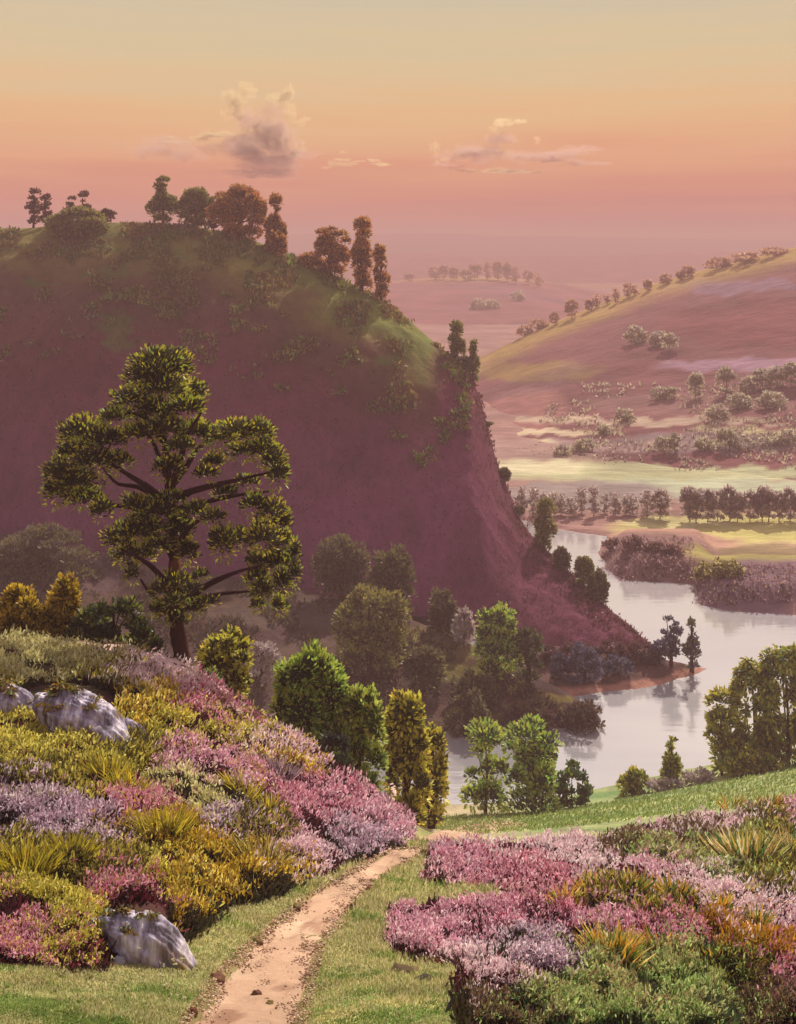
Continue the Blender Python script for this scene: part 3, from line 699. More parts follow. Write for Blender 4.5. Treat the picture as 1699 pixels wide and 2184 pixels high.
# ---- far rows, each tree its own object
ORD = ['first', 'second', 'third', 'fourth', 'fifth', 'sixth', 'seventh', 'eighth', 'ninth', 'tenth', 'eleventh', 'twelfth', 'thirteenth', 'fourteenth', 'fifteenth', 'sixteenth', 'seventeenth', 'eighteenth']
def row(items, sheet, where, nm, p, group, dab=7, cover=2.2, cat='tree'):
    for i, it in enumerate(items):
        px, base, top, w, k = it
        px += R.uniform(-5, 5); w *= R.uniform(.85, 1.35); top += R.uniform(-5, 6); base += R.uniform(-2, 3)
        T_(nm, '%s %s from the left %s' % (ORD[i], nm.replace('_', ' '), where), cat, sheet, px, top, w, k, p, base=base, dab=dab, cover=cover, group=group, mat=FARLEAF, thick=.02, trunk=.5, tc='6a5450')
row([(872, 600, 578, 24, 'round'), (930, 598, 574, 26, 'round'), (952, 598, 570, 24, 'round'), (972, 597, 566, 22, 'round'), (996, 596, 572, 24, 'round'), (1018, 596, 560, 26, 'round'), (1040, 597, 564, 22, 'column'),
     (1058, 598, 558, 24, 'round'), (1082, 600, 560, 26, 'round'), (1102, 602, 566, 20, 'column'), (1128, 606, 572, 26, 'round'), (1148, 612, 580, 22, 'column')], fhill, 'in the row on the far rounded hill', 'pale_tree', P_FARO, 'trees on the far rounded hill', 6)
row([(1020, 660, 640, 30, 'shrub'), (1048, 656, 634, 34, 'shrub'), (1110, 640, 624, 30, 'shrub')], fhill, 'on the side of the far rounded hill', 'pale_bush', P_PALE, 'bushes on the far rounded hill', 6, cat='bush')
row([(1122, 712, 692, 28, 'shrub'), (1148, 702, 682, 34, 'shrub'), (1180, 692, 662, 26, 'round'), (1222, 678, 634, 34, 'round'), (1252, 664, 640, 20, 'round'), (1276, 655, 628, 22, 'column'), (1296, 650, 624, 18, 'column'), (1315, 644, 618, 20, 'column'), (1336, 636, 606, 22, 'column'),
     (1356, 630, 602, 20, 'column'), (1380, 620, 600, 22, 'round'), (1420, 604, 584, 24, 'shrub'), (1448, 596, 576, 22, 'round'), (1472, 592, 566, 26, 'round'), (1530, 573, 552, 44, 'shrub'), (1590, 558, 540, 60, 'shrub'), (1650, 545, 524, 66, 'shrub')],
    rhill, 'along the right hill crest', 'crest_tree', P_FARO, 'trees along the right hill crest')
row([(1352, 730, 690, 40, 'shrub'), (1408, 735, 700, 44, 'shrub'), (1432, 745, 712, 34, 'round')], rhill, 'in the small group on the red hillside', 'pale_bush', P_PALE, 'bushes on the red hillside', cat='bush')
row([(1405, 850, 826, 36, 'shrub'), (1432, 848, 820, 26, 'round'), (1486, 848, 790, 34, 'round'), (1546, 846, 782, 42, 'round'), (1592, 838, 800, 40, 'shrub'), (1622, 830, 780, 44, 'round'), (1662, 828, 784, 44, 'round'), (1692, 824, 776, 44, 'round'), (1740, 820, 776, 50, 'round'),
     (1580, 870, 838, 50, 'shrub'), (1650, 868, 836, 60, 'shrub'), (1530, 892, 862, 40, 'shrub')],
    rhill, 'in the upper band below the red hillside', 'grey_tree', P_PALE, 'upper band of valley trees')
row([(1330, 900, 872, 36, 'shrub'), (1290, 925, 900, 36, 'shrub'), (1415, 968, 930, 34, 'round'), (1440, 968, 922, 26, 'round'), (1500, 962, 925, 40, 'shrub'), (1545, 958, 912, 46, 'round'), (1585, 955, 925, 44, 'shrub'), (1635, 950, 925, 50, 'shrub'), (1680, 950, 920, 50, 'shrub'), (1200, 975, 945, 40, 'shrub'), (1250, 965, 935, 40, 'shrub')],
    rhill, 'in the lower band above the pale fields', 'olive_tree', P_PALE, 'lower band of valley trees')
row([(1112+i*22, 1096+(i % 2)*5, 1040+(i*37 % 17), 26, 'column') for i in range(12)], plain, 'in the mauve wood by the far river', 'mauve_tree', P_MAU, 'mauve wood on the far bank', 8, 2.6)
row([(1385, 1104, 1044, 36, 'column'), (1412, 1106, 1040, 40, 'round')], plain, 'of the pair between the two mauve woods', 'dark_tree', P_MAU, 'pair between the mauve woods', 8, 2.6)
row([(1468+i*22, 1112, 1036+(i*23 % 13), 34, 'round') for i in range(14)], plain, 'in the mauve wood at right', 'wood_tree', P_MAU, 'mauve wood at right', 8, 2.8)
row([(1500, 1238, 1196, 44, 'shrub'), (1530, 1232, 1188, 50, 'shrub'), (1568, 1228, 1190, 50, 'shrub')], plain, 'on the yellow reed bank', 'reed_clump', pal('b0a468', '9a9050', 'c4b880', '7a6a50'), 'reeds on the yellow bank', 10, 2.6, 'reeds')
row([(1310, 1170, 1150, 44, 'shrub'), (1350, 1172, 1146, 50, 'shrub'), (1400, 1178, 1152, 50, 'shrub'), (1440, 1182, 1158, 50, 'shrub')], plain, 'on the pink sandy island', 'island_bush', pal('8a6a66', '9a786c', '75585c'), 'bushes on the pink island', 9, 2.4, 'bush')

# ---- loose scrub on the hills
def scrub(name, label, sheet, n, test, palette, size, k=5, mat=LEAF):
    B = Dabs(); P = []; 
    for px, py in test(n):
        P.append(sheet.pos(px, py))
    P = np.array(P); C = []
    for q in range(k):
        D = R.normal(size=P.shape)*.5+[0, -.1, .8]; L = size*P[:, 1]/F*(.6+.8*R.random(len(P)))
        off = R.normal(size=P.shape)*[1, 1, .3]*(L*.5)[:, None]
        pc = palette[((fbm(P[:, 0]*.05, P[:, 1]*.05, 2, 7)*.6+.5+.35*(R.random(len(P))-.5))*len(palette)).astype(int).clip(0, len(palette)-1)]
        B.add(P+off, D, L, L*.45, pc*(.75+.5*R.random((len(P), 1))))
    tag(B.build(name, mat), label, 'scrub', kind='stuff')
def t_hill(n):
    out = []
    while len(out) < n:
        px = R.uniform(-400, 1000); s_ = np.interp(px, SILX, SILY); d = R.random()**1.5*300
        py = s_+d+4
        if fbm(px*.02, py*.03, 3, 141) > -.05+d*.0012 and py < 1000: out.append((px, py))
    return out
scrub('hillside_scrub', 'olive and russet scrub scattered over the upper dark hill', hill, 5200, t_hill, pal('7c7434', '8c8038', '6c8038', '7c5c3a', '98843e', '64783a'), 7.5, 6)
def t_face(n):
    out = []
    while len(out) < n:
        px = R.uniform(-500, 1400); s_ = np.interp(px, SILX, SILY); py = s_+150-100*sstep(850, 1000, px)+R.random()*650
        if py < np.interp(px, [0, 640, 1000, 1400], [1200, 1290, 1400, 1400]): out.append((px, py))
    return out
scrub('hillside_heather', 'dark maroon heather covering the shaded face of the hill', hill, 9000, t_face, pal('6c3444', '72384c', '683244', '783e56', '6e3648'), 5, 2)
def t_edge(n):
    out = []
    for _ in range(n):
        px = R.uniform(960, 1400); out.append((px, np.interp(px, SILX, SILY)+R.random()**2*60+3))
    return out
scrub('cliff_grass', 'reddish rough grass down the cliff edge', hill, 900, t_edge, pal('6c3c40', '764448', '603a3c'), 6.5, 4)
def t_mid(n):
    out = []
    while len(out) < n:
        px = R.uniform(-100, 1290); lo = np.interp(px, [-100, 0, 640, 1000, 1290], [1130, 1140, 1262, 1380, 1562]); py = lo+R.random()*240
        if fbm(px*.015, py*.02, 3, 145) > .02 and py < 1590: out.append((px, py))
    return out
scrub('slope_scrub', 'dim brown and olive scrub on the middle slope', mid, 3000, t_mid, pal('5c4a42', '6a5c3a', '5a5034', '664c48', '786c3e'), 9, 6)
def t_rh(n):
    out = []
    while len(out) < n:
        px = R.uniform(1060, 2000); py = R.uniform(820, 1010)
        if fbm(px*.01, py*.03, 3, 147) > .08: out.append((px, py))
    return out
scrub('valley_scrub', 'mauve and pale scrub across the foot of the right hill', rhill, 1500, t_rh, pal('a08480', 'ac9888', 'b8ac90', '907478', 'a09880'), 7, 4, FARLEAF)
def t_bank(n):
    out = []
    for _ in range(n):
        px = R.uniform(1288, 1699); out.append((px, R.uniform(1150, 1240) if px < 1480 else R.uniform(1205, 1290)))
    return out
scrub('bank_grass', 'rough purple brown grass on the island banks', plain, 900, t_bank, pal('8a6c70', '9c7c74', '785e68', 'a08c6c'), 7, 3, FARLEAF)

# ------------------------------------------------------------------ the heath, one object per clump
PINK = pal('dcacb8', 'e8c4c8', 'c48a9c', 'd49cac', 'f0d8d6'); PALEP = pal('e8ccce', 'dcb8be', 'ecdcd6'); MAG = pal('a04c5c', 'c07c8c', 'd8a0ac', '84303c')
LIL = pal('c0a0b0', 'a88898', 'd4c0c8', '94788a'); GOR = pal('d0ac34', 'b8942a', '9c8430', 'dcbc48', '8c6c28', 'ecd880', '8c5434'); YEL = pal('ccbc4c', 'dcd068', '9c943c', 'b8a43c')
CRE = pal('dcd49c', 'ccc488', 'b0a870', 'e8e0b4'); OLI = pal('7c7430', '5c5a28', '94883a', '4c4424', 'b8a850', '9c6c64'); GRE = pal('98b060', '7c9850', 'b4c47c', '8c8c50', 'b8b078', 'a07c5c', 'e0d49c')
BRO = pal('6c5444', '5c4438', '7c6848', '4c3c34'); GLD = pal('c8942c', 'b07c24', '8c6c2c', '6c7438')
SBUR = pal('5c1c28', '4a2428', '6a2c34', '382428'); SDRK = pal('3a3420', '2c2a20', '4a3c24'); SGRN = pal('3c5430', '4c6034', '4c4430')
SP = {'pink': (PINK, SBUR), 'palepink': (PALEP, SBUR), 'magenta': (MAG, SBUR), 'lilac': (LIL, SDRK), 'gorse': (GOR, SDRK), 'yellow': (YEL, SBUR), 'cream': (CRE, SDRK), 'olive': (OLI, SDRK), 'green': (GRE, SGRN), 'brown': (BRO, SDRK), 'gold': (GLD, SGRN)}
SEEDS = [
 (40, 1382, 'cream', 'cream grassy heather at the far left of the upper slope'), (190, 1402, 'cream', 'cream heather under the pale ridge track at left'), (330, 1448, 'palepink', 'pale pink heather just below the tall tree'),
 (470, 1512, 'magenta', 'deep red heather patch below the ridge track'), (262, 1446, 'olive', 'olive gorse clump above the pale rock streaks'), (610, 1606, 'palepink', 'pale pink strip of heather halfway down the ridge'),
 (730, 1690, 'pink', 'pink heather strip on the lower ridge'), (830, 1752, 'pink', 'pink heather at the lower end of the ridge near the path'), (330, 1512, 'gorse', 'golden gorse clump right of the pale rock streaks'),
 (370, 1560, 'yellow', 'left end of the yellow gorse band across the slope'), (500, 1575, 'yellow', 'right end of the yellow gorse band across the slope'), (40, 1590, 'yellow', 'yellow clump under the rock at far left'),
 (160, 1598, 'yellow', 'second yellow clump from the left under the rock streaks'), (285, 1612, 'olive', 'yellow olive clump right below the rock streaks'), (420, 1625, 'pink', 'bright pink heather in the middle of the slope'),
 (560, 1660, 'pink', 'pink heather right of the slope middle below the yellow band'), (600, 1635, 'gorse', 'small golden clump on the ridge side of the slope'), (660, 1715, 'magenta', 'red and yellow clump low on the ridge side'),
 (90, 1662, 'olive', 'dark olive clump at the left of the slope'), (235, 1655, 'yellow', 'yellow spiky clump in the left middle of the slope'), (370, 1690, 'cream', 'cream flowered clump in the middle of the slope'),
 (470, 1722, 'cream', 'cream flecked clump right of the slope middle'), (60, 1740, 'lilac', 'lilac heather at the left side'), (190, 1778, 'lilac', 'lilac heather running down towards the golden gorse'),
 (300, 1725, 'magenta', 'burgundy heather above the golden gorse'), (330, 1782, 'gorse', 'upper golden gorse clump in the slope centre'), (440, 1822, 'gorse', 'large golden gorse clump left of the path'),
 (560, 1768, 'olive', 'dark arching clump right of the golden gorse'), (500, 1762, 'lilac', 'small lilac clump above the large golden gorse'), (655, 1775, 'pink', 'pink heather above the path edge'),
 (735, 1792, 'lilac', 'whitish lilac heather beside the upper path'), (655, 1838, 'palepink', 'pale pink and white mound at the path edge'), (790, 1800, 'lilac', 'small whitish clump nearest the path bend'),
 (80, 1852, 'olive', 'olive bladed clump at the left edge'), (220, 1870, 'olive', 'dark olive clump behind the lilac rock'), (345, 1862, 'yellow', 'yellow flecked clump right above the lilac rock'),
 (560, 1862, 'gorse', 'rightmost orange golden gorse mound beside the lawn'), (450, 1905, 'gorse', 'dark gorse with yellow flowers right of the lilac rock'), (55, 1930, 'yellow', 'yellow clump at the lower left edge'),
 (140, 1965, 'yellow', 'yellow flowered clump left of the lilac rock'), (10, 1985, 'magenta', 'burgundy clump at the lower left edge'), (250, 1900, 'magenta', 'burgundy heather hugging the top of the lilac rock'),
 (975, 1832, 'pink', 'pink mound with burgundy base right of the path bend'), (1120, 1802, 'palepink', 'pale pink crest of the mound near the river shore'), (1120, 1872, 'magenta', 'burgundy and pink heather in the hollow right of the path'),
 (1280, 1862, 'palepink', 'broad pink heather sweep in the right middle'), (1460, 1905, 'palepink', 'pink heather sweep right of the broad one'), (1620, 1962, 'palepink', 'pink heather at the right end of the sweep'), (1740, 2000, 'pink', 'pink heather beyond the right edge'),
 (1210, 1828, 'palepink', 'pale pink heather at the start of the long sweep behind the pink mound'), (1375, 1872, 'pink', 'rosy part of the long pink sweep above the orange tipped tufts'), (1545, 1925, 'palepink', 'palest part of the long pink sweep near the right edge'),
 (905, 1965, 'pink', 'nearest pink mound beside the right lawn'), (1060, 1958, 'pink', 'pink mound behind the nearest one'), (1180, 1950, 'magenta', 'reddish heather left of the golden tufts'),
 (1300, 1925, 'olive', 'dark green clump with orange tips in the right middle'), (1440, 1945, 'olive', 'dark clump right of the orange tipped one'), (1570, 1985, 'gold', 'golden clump under the right pink sweep'), (1690, 2045, 'gold', 'golden brown clump at the right edge'),
 (1290, 1992, 'pink', 'pink band between the two dark tufted clumps'), (1440, 1990, 'magenta', 'deep pink band at right above the green clumps'), (1140, 2052, 'lilac', 'lilac pink heather behind the front lilac mound'),
 (1060, 2095, 'palepink', 'front lilac pink mound at the lawn corner'), (1030, 2160, 'brown', 'dark purple brown clump at the bottom centre right'), (1310, 2062, 'green', 'green clump with orange blades at lower right'),
 (1440, 2070, 'green', 'bright green clump right of the orange bladed one'), (1590, 2085, 'olive', 'dull olive clump at lower right'), (1200, 2150, 'green', 'green clump at the bottom right of the lawn'), (1350, 2150, 'green', 'second green clump along the bottom right'),
 (1500, 2160, 'green', 'third green clump along the bottom right'), (1660, 2150, 'brown', 'brown clump in the bottom right corner'), (1690, 2080, 'magenta', 'small crimson clump near the bottom right corner'),
 (1250, 1778, 'palepink', 'pale pink strip nearest the shore meadow'), (1400, 1760, 'palepink', 'second pale pink strip along the shore meadow'), (1550, 1732, 'palepink', 'third pale pink strip along the shore meadow'), (1680, 1718, 'pink', 'pink heather at the right end of the meadow edge'),
 (1620, 1752, 'olive', 'olive clump behind the big fan of blades'), (1460, 1790, 'brown', 'brown clump left of the big fan of blades'), (1400, 1818, 'green', 'yellow green hump left of the big fan of blades'), (1590, 1835, 'green', 'green hump under the big fan of blades'),
 (1690, 1880, 'olive', 'dark green clump at the right edge below the fan'), (1310, 1812, 'brown', 'dark strip between the pink sweep and pale pink strip'),
]
sx = np.array([s[0] for s in SEEDS], float); sy = np.array([s[1] for s in SEEDS], float)
pts = []
N1 = 92000
q = R.random((N1*3, 2)); px_ = -60+q[:, 0]*1830; py_ = 1345+q[:, 1]*860
for a, b in zip(px_, py_):
    j, f = fore.col(a)
    if b < fore.sil(a)+3: continue
    Y = fore.at(a, b)
    if Y > 60: continue
    pts.append((a, b, Y))
    if len(pts) > N1*1.25: break
for a, yq in zip(R.uniform(-1500, 3300, 38000), R.uniform(9, 46, 38000)):
    pts.append((a, HOR+(H-fore.z(a, yq))*F/yq, yq))
pts = np.array(pts)
hm = heath_mask(pts[:, 0]+34*fbm(pts[:, 0]*.03, pts[:, 1]*.05, 3, 4), pts[:, 1]+14*fbm(pts[:, 0]*.03, pts[:, 1]*.03, 2, 6), pts[:, 2])
ok = (hm > .5) & (path_d(pts[:, 0], pts[:, 1]) > 1.12)
# keep the rocks, and the ridge track, clear
ROCK1 = (300, 1975, 95, 62); ROCK2 = (140, 1505, 140, 58)
for (rx, ry, ra, rb) in (ROCK1, ROCK2): ok &= (((pts[:, 0]-rx)/ra)**2+((pts[:, 1]-ry)/rb)**2 > .72)
silv = np.array([fore.sil(p) for p in pts[:, 0]])
ok &= ~((pts[:, 0] < 930) & (pts[:, 1] < silv+1)); yc = np.array([fore.Y[fore.col(p)[0], int(np.argmin(fore.P[fore.col(p)[0], :240]))] for p in pts[:, 0]]); ok &= ~((pts[:, 0] < 840) & (pts[:, 2] > np.minimum(yc, 42)+.6))
ok &= ~((pts[:, 0] > 140) & (pts[:, 0] < 900) & (pts[:, 1] < silv+(8+22*sstep(100, 300, pts[:, 0]))*(1-sstep(800, 890, pts[:, 0]))+9*fbm(pts[:, 0]*.03, pts[:, 1]*.03, 2, 12)) & (R.random(len(pts)) > .35))
pts = pts[ok]
wx = pts[:, 0]+70*fbm(pts[:, 0]*.02, pts[:, 1]*.035, 4, 151)+R.normal(size=len(pts))*5; wy = pts[:, 1]+26*fbm(pts[:, 0]*.02, pts[:, 1]*.035, 4, 153)+R.normal(size=len(pts))*3
d2 = (wx[:, None]-sx)**2+((wy[:, None]-sy)*1.9)**2
o2 = np.argsort(d2, 1)[:, :2]; near = o2[:, 0]
edge = np.sqrt(np.take_along_axis(d2, o2[:, 1:2], 1)[:, 0])-np.sqrt(d2[np.arange(len(pts)), near])
dome = sstep(0, 55, edge)*.6+.55*sstep(-.35, .35, fbm(pts[:, 0]*.018, pts[:, 1]*.04, 3, 155))
low = (1-.55*sstep(740, 850, pts[:, 0])*(pts[:, 0] < 930)*(pts[:, 1] < 1812))*np.where(pts[:, 0] < 930, .12+.88*sstep(20, 110, pts[:, 1]-np.array([fore.sil(p) for p in pts[:, 0]])), 1.0)
second = o2[:, 1]
GZ = np.array([fore.z(a, y) for a, y in pts[:, [0, 2]]])
PW = np.stack([(pts[:, 0]-CX)/F*pts[:, 2], pts[:, 2], GZ], 1)
inn = np.zeros(len(pts))
for r_ in (14, 32):
    for a_ in range(6):
        ax_, ay_ = pts[:, 0]+r_*math.cos(a_*math.pi/3), pts[:, 1]+r_*.8*math.sin(a_*math.pi/3)
        inn += heath_mask(ax_, ay_, pts[:, 2])*(path_d(ax_, ay_) > 1.12)/12
lift = (15*sstep(0, 70, edge)**.7+7*fbm(pts[:, 0]*.03, pts[:, 1]*.06, 3, 157))*sstep(.35, 1, inn)*pts[:, 2]/F*low**1.5*np.clip(19/pts[:, 2], .3, 1.5)**.7
lift = np.maximum(lift, 0)
for i, (_, _, sp, lab) in enumerate(SEEDS):
    m = near == i
    if m.sum() < 25: continue
    P = PW[m].copy(); P[:, 2] += lift[m]; Y = P[:, 1]; dm = dome[m]; n = len(P); fl, st = SP[sp]
    sc_ = Y/F
    h = (5+15*dm)*sc_*np.clip(19/Y, .3, 1.6)**.7*low[m]*(1.25 if sp in ('gorse', 'green', 'olive') else 1)*(.75+.5*R.random(n))*(1 if P[:, 0].size else 1)
    sec = second[m]; mixn = (R.random(n) < np.clip(.42-edge[m]*.004, .2, .5))
    top = P+np.stack([np.zeros(n), np.zeros(n), h*.75], 1)
    e = empty('heather_clump' if sp in ('pink', 'palepink', 'magenta', 'lilac') else ('gorse_clump' if sp in ('gorse', 'yellow') else 'heath_clump'), PW[m].mean(0))
    tag(e, lab, 'heather' if 'heather_' in e.name else ('gorse' if 'gorse' in e.name else 'shrub'), 'clumps of plants on the heath')
    lean = np.stack([.35*fbm(P[:, 0]*.5, P[:, 1]*.5, 2, 160+i)+.15, np.full(n, -.15), np.full(n, .8)], 1)
    B = Dabs(); S = Dabs()
    for q in range(3):
        P3 = P-np.stack([P[:, 0]*0, P[:, 0]*0, lift[m]*[0, .45, .95][q]], 1)
        S.add(P3+R.normal(size=P.shape)*[.08, .08, .0]-[0, 0, .05], lean+R.normal(size=P.shape)*.3, h*1.0, 6.5*sc_, st[R.integers(0, len(st), n)]*(.7+.6*R.random((n, 1))), basew=.7)
    keep = fbm(P[:, 0]*1.6, P[:, 1]*1.6, 3, 170) > -.16+.1*R.normal(size=n) if sp not in ('brown', 'olive') else R.random(n) < .75
    K = np.where(keep)[0]
    for q in range(3):
        fl2 = np.array([SP[SEEDS[a][2]][0][R.integers(0, 3)] for a in sec[K]])
        ci = np.clip(((fbm(P[K, 0]*1.1, P[K, 1]*1.1, 2, 180)*.5+.5)*.5+R.random(len(K))*.5)*len(fl), 0, len(fl)-1).astype(int)
        big = {'olive': 1.5, 'gorse': 1.25, 'gold': 1.5, 'green': 1.2}.get(sp, 1)
        B.add(top[K]+R.normal(size=(len(K), 3))*(5*sc_[K])[:, None], lean[K]+R.normal(size=(len(K), 3))*.42, (6.5+6*R.random(len(K)))*sc_[K]*big, (2.7+1.6*R.random(len(K)))*sc_[K]*big**.5, np.where(mixn[K][:, None], fl2, fl[ci])*(.9+.38*R.random((len(K), 1))))
    S.build('stems', LEAF, e)
    B.build('flowers' if sp not in ('olive', 'green', 'brown') else 'foliage', FLOWER, e)

# ---- fans of blades
def fan(label, px, py, w, h, n, pa, name='blade_tuft', width=7):
    b = fore.pos(px, py); s = b[1]/F
    e = empty(name, b); tag(e, label, 'grass tuft', 'tufts of long blades on the heath')
    n = int(n*1.9); width *= .5; h *= .85
    x = R.uniform(-.5, .5, n)*w*s; P = b+np.stack([x*.45, R.normal(size=n)*.1*w*s, np.zeros(n)-.03], 1)
    zfix = np.array([float(fore.z(p[0]/p[1]*F+CX, p[1])) for p in P]); P[:, 2] = zfix
    D = np.stack([x/(w*s)*2.0+R.normal(size=n)*.12, R.normal(size=n)*.35-.1, np.full(n, 1.0)], 1)
    B = Dabs(); P[:, 2] += 14*s; B.add(P, D, 1.15*h*s*(.7+.5*R.random(n)), width*s*(.6+.6*R.random(n)), pa[R.integers(0, len(pa), n)]*(.8+.4*R.random((n, 1))), bend=.2, tipw=.12, basew=.5)
    B.build('blades', FLOWER, e)
BL_O = pal('e0a830', 'e4c878', '7c8c38', '54702c', 'd09430', 'e0b450'); BL_G = pal('54783a', '3c5a2c', '9ca440', 'e8cc94', 'dcb44c', 'f0e0b0'); BL_Y = pal('c0ac34', 'd4bc3c', '7c7428', 'a09430')
fan('largest fan of green and cream blades at the right edge', 1590, 1856, 220, 72, 260, BL_G, width=8)
fan('second fan of green blades beside the largest one', 1690, 1850, 150, 66, 140, BL_G, width=8)
fan('orange bladed tuft at the left of the dark clump in the right middle', 1205, 1950, 50, 52, 40, BL_O)
fan('orange bladed tuft second from left in the dark clump', 1268, 1925, 50, 54, 50, BL_O)
fan('orange bladed tuft in the centre of the dark clump', 1345, 1925, 90, 56, 80, BL_O)
fan('orange bladed tuft at the right of the dark clump', 1440, 1935, 80, 54, 60, BL_O)
fan('golden tuft under the pink sweep at right', 1540, 1958, 50, 46, 40, BL_O)
fan('golden tuft further right under the pink sweep', 1615, 1990, 60, 44, 40, BL_O)
fan('fan of orange and green blades leaning left at lower right', 1305, 2072, 120, 84, 110, BL_O, width=10)
fan('short orange tuft right of the lower leaning fan', 1400, 2050, 60, 60, 40, BL_O, width=9)
fan('short orange tuft on the bright green clump', 1450, 2062, 40, 46, 24, BL_O, width=9)
fan('lone orange tuft at right on the bright green clump', 1520, 2072, 30, 44, 16, BL_O, width=9)
fan('orange tuft on the olive clump near the right edge', 1600, 2080, 40, 40, 22, BL_O, width=9)
fan('thin orange blades at the meadow edge near the right', 1560, 1742, 60, 40, 26, BL_O, width=5)
fan('thin orange blades at the far right of the meadow edge', 1640, 1738, 60, 40, 26, BL_O, width=5)
fan('yellow blades at the left edge below the lilac heather', 60, 1880, 160, 70, 120, BL_Y, width=9)
fan('yellow blades right of those at the left edge', 150, 1850, 130, 60, 80, BL_Y, width=9)
fan('golden blades in the slope centre above the large gorse', 270, 1700, 120, 44, 50, BL_Y, width=7)
fan('golden blades right of the cream flecked clump', 520, 1712, 90, 50, 40, BL_Y, width=7)
fan('golden blades at the dark arching clump', 575, 1745, 80, 40, 30, BL_Y, width=7)
fan('arching golden blades over the large golden gorse', 350, 1800, 140, 70, 90, BL_Y, width=8)
fan('pale arching blades on the rightmost gorse mound', 560, 1870, 110, 80, 70, pal('b8a85c', '8c7c30', 'c8b060', '5c5024'), width=7)
fan('dark arching blades on the pink heather left of centre', 590, 1672, 120, 50, 60, pal('8a7078', '5c444c', 'a88c94'), width=8)
fan('yellow spiky blades in front of the cream flowered clump', 230, 1672, 150, 50, 90, BL_Y, width=7)

# ------------------------------------------------------------------ rocks
def rock_mat():
    m, nt, N, L = mat_new('rock_material')
    tc = N.new('ShaderNodeTexCoord'); mp = N.new('ShaderNodeMapping'); mp.inputs['Scale'].default_value = (2.2, 1.2, .35); mp.inputs['Rotation'].default_value = (0, math.radians(-28), 0)
    L.new(tc.outputs['Object'], mp.inputs['Vector'])
    n = N.new('ShaderNodeTexNoise'); n.inputs['Scale'].default_value = 2.0; n.inputs['Detail'].default_value = 8; n.inputs['Roughness'].default_value = .65; L.new(mp.outputs[0], n.inputs['Vector'])
    cr = N.new('ShaderNodeValToRGB'); E = cr.color_ramp.elements
    E[0].position = .30; E[0].color = (*hexc('463c40'), 1); E[1].position = .62; E[1].color = (*hexc('dcd4dc'), 1)
    for p, c in ((.40, '665c66'), (.47, '92889a'), (.54, 'b4aab8')):
        x = E.new(p); x.color = (*hexc(c), 1)
    L.new(n.outputs['Fac'], cr.inputs[0])
    n2 = N.new('ShaderNodeTexNoise'); n2.inputs['Scale'].default_value = 1.6; n2.inputs['Detail'].default_value = 5; L.new(tc.outputs['Object'], n2.inputs['Vector'])
    c2 = N.new('ShaderNodeValToRGB'); c2.color_ramp.elements[0].position = .58; c2.color_ramp.elements[1].position = .72
    L.new(n2.outputs['Fac'], c2.inputs[0])
    mx = N.new('ShaderNodeMix'); mx.data_type = 'RGBA'; mx.inputs['B'].default_value = (*hexc('80641e'), 1)
    L.new(c2.outputs[0], mx.inputs['Factor']); L.new(cr.outputs[0], mx.inputs['A'])
    p = N.new('ShaderNodeBsdfPrincipled'); p.inputs['Roughness'].default_value = .8; L.new(mx.outputs['Result'], p.inputs['Base Color'])
    b = N.new('ShaderNodeBump'); b.inputs['Strength'].default_value = .8; b.inputs['Distance'].default_value = .08; L.new(n.outputs['Fac'], b.inputs['Height']); L.new(b.outputs[0], p.inputs['Normal'])
    o = N.new('ShaderNodeOutputMaterial'); L.new(p.outputs[0], o.inputs['Surface']); return m
ROCKM = rock_mat()
def rock(label, px, py, w, h, lean, name='rock', seed=0, moss=5, slab=.6):
    b = fore.pos(px, py); s = b[1]/F
    e = empty(name, b); tag(e, label, 'rock', 'rocks on the heath')
    nu, nv = 130, 64; u = np.linspace(0, 2*math.pi, nu, endpoint=False); v = np.linspace(-.35, math.pi/2, nv)
    U, Vv = np.meshgrid(u, v, indexing='ij'); cx = np.cos(Vv)*np.cos(U); cy = np.cos(Vv)*np.sin(U); cz = np.sin(Vv)
    rr = 1+.22*fbm(cx*1.4+seed, cz*1.6+cy, 4, 200+seed)+.16*(.35-np.abs(fbm(cx*3.2+seed+cz*1.6, cy*3+cz*1.3, 4, 210)))+.05*fbm(cx*13+seed, cz*9, 3, 212)
    X = cx*rr*w*.5*s; Yy = cy*rr*w*slab*.5*s; Z = np.sign(cz)*np.abs(cz)**.8*rr*h*s
    X = X+lean*(h*s*.9-Z)
    V = np.stack([X+b[0], Yy+b[1], Z+b[2]], -1).reshape(-1, 3)
    Q = []
    for i in range(nu):
        for k in range(nv-1):
            a = i*nv+k; c = ((i+1) % nu)*nv+k; Q.append((a, c, c+1, a+1))
    mesh_obj('stone_body', V, Q, ROCKM, e, smooth=True)
    if moss:
        B = Dabs(); lb = []
        for i in range(moss):
            k = R.integers(0, nu*nv); 
            while (k % nv) < nv*.55 or V[k][1] > b[1]: k = R.integers(0, nu*nv)
            p = V[k]; lb.append((p[0], p[1], p[2], 15*s, 8*s, 13*s))
        leafy(B, lb, 13*s, 5*s, pal('b8902c', '8c7424', '5c4420', '6c7c30'), 1.6, .9, .6); B.build('moss', LEAF, e)
rock('lilac grey boulder with mossy streaks at lower left beside the lawn', 265, 2042, 165, 96, .6, seed=3, moss=12)
rock('pale streaked rock outcrop high on the left slope', 140, 1562, 180, 84, .6, seed=8, moss=18)
rock('darker rock outcrop at the far left beside the pale streaked one', 5, 1528, 115, 66, .3, seed=14, moss=10)
rock('small whitish rock at the right end of the streaked outcrop', 268, 1572, 60, 36, .4, seed=17, moss=0)
rock('small whitish stone at the foot of the lilac boulder', 330, 2052, 30, 22, .1, name='stone', seed=21, moss=0)
rock('small pale stone left of the white stone by the lilac boulder', 255, 2058, 26, 18, .1, name='stone', seed=24, moss=0)

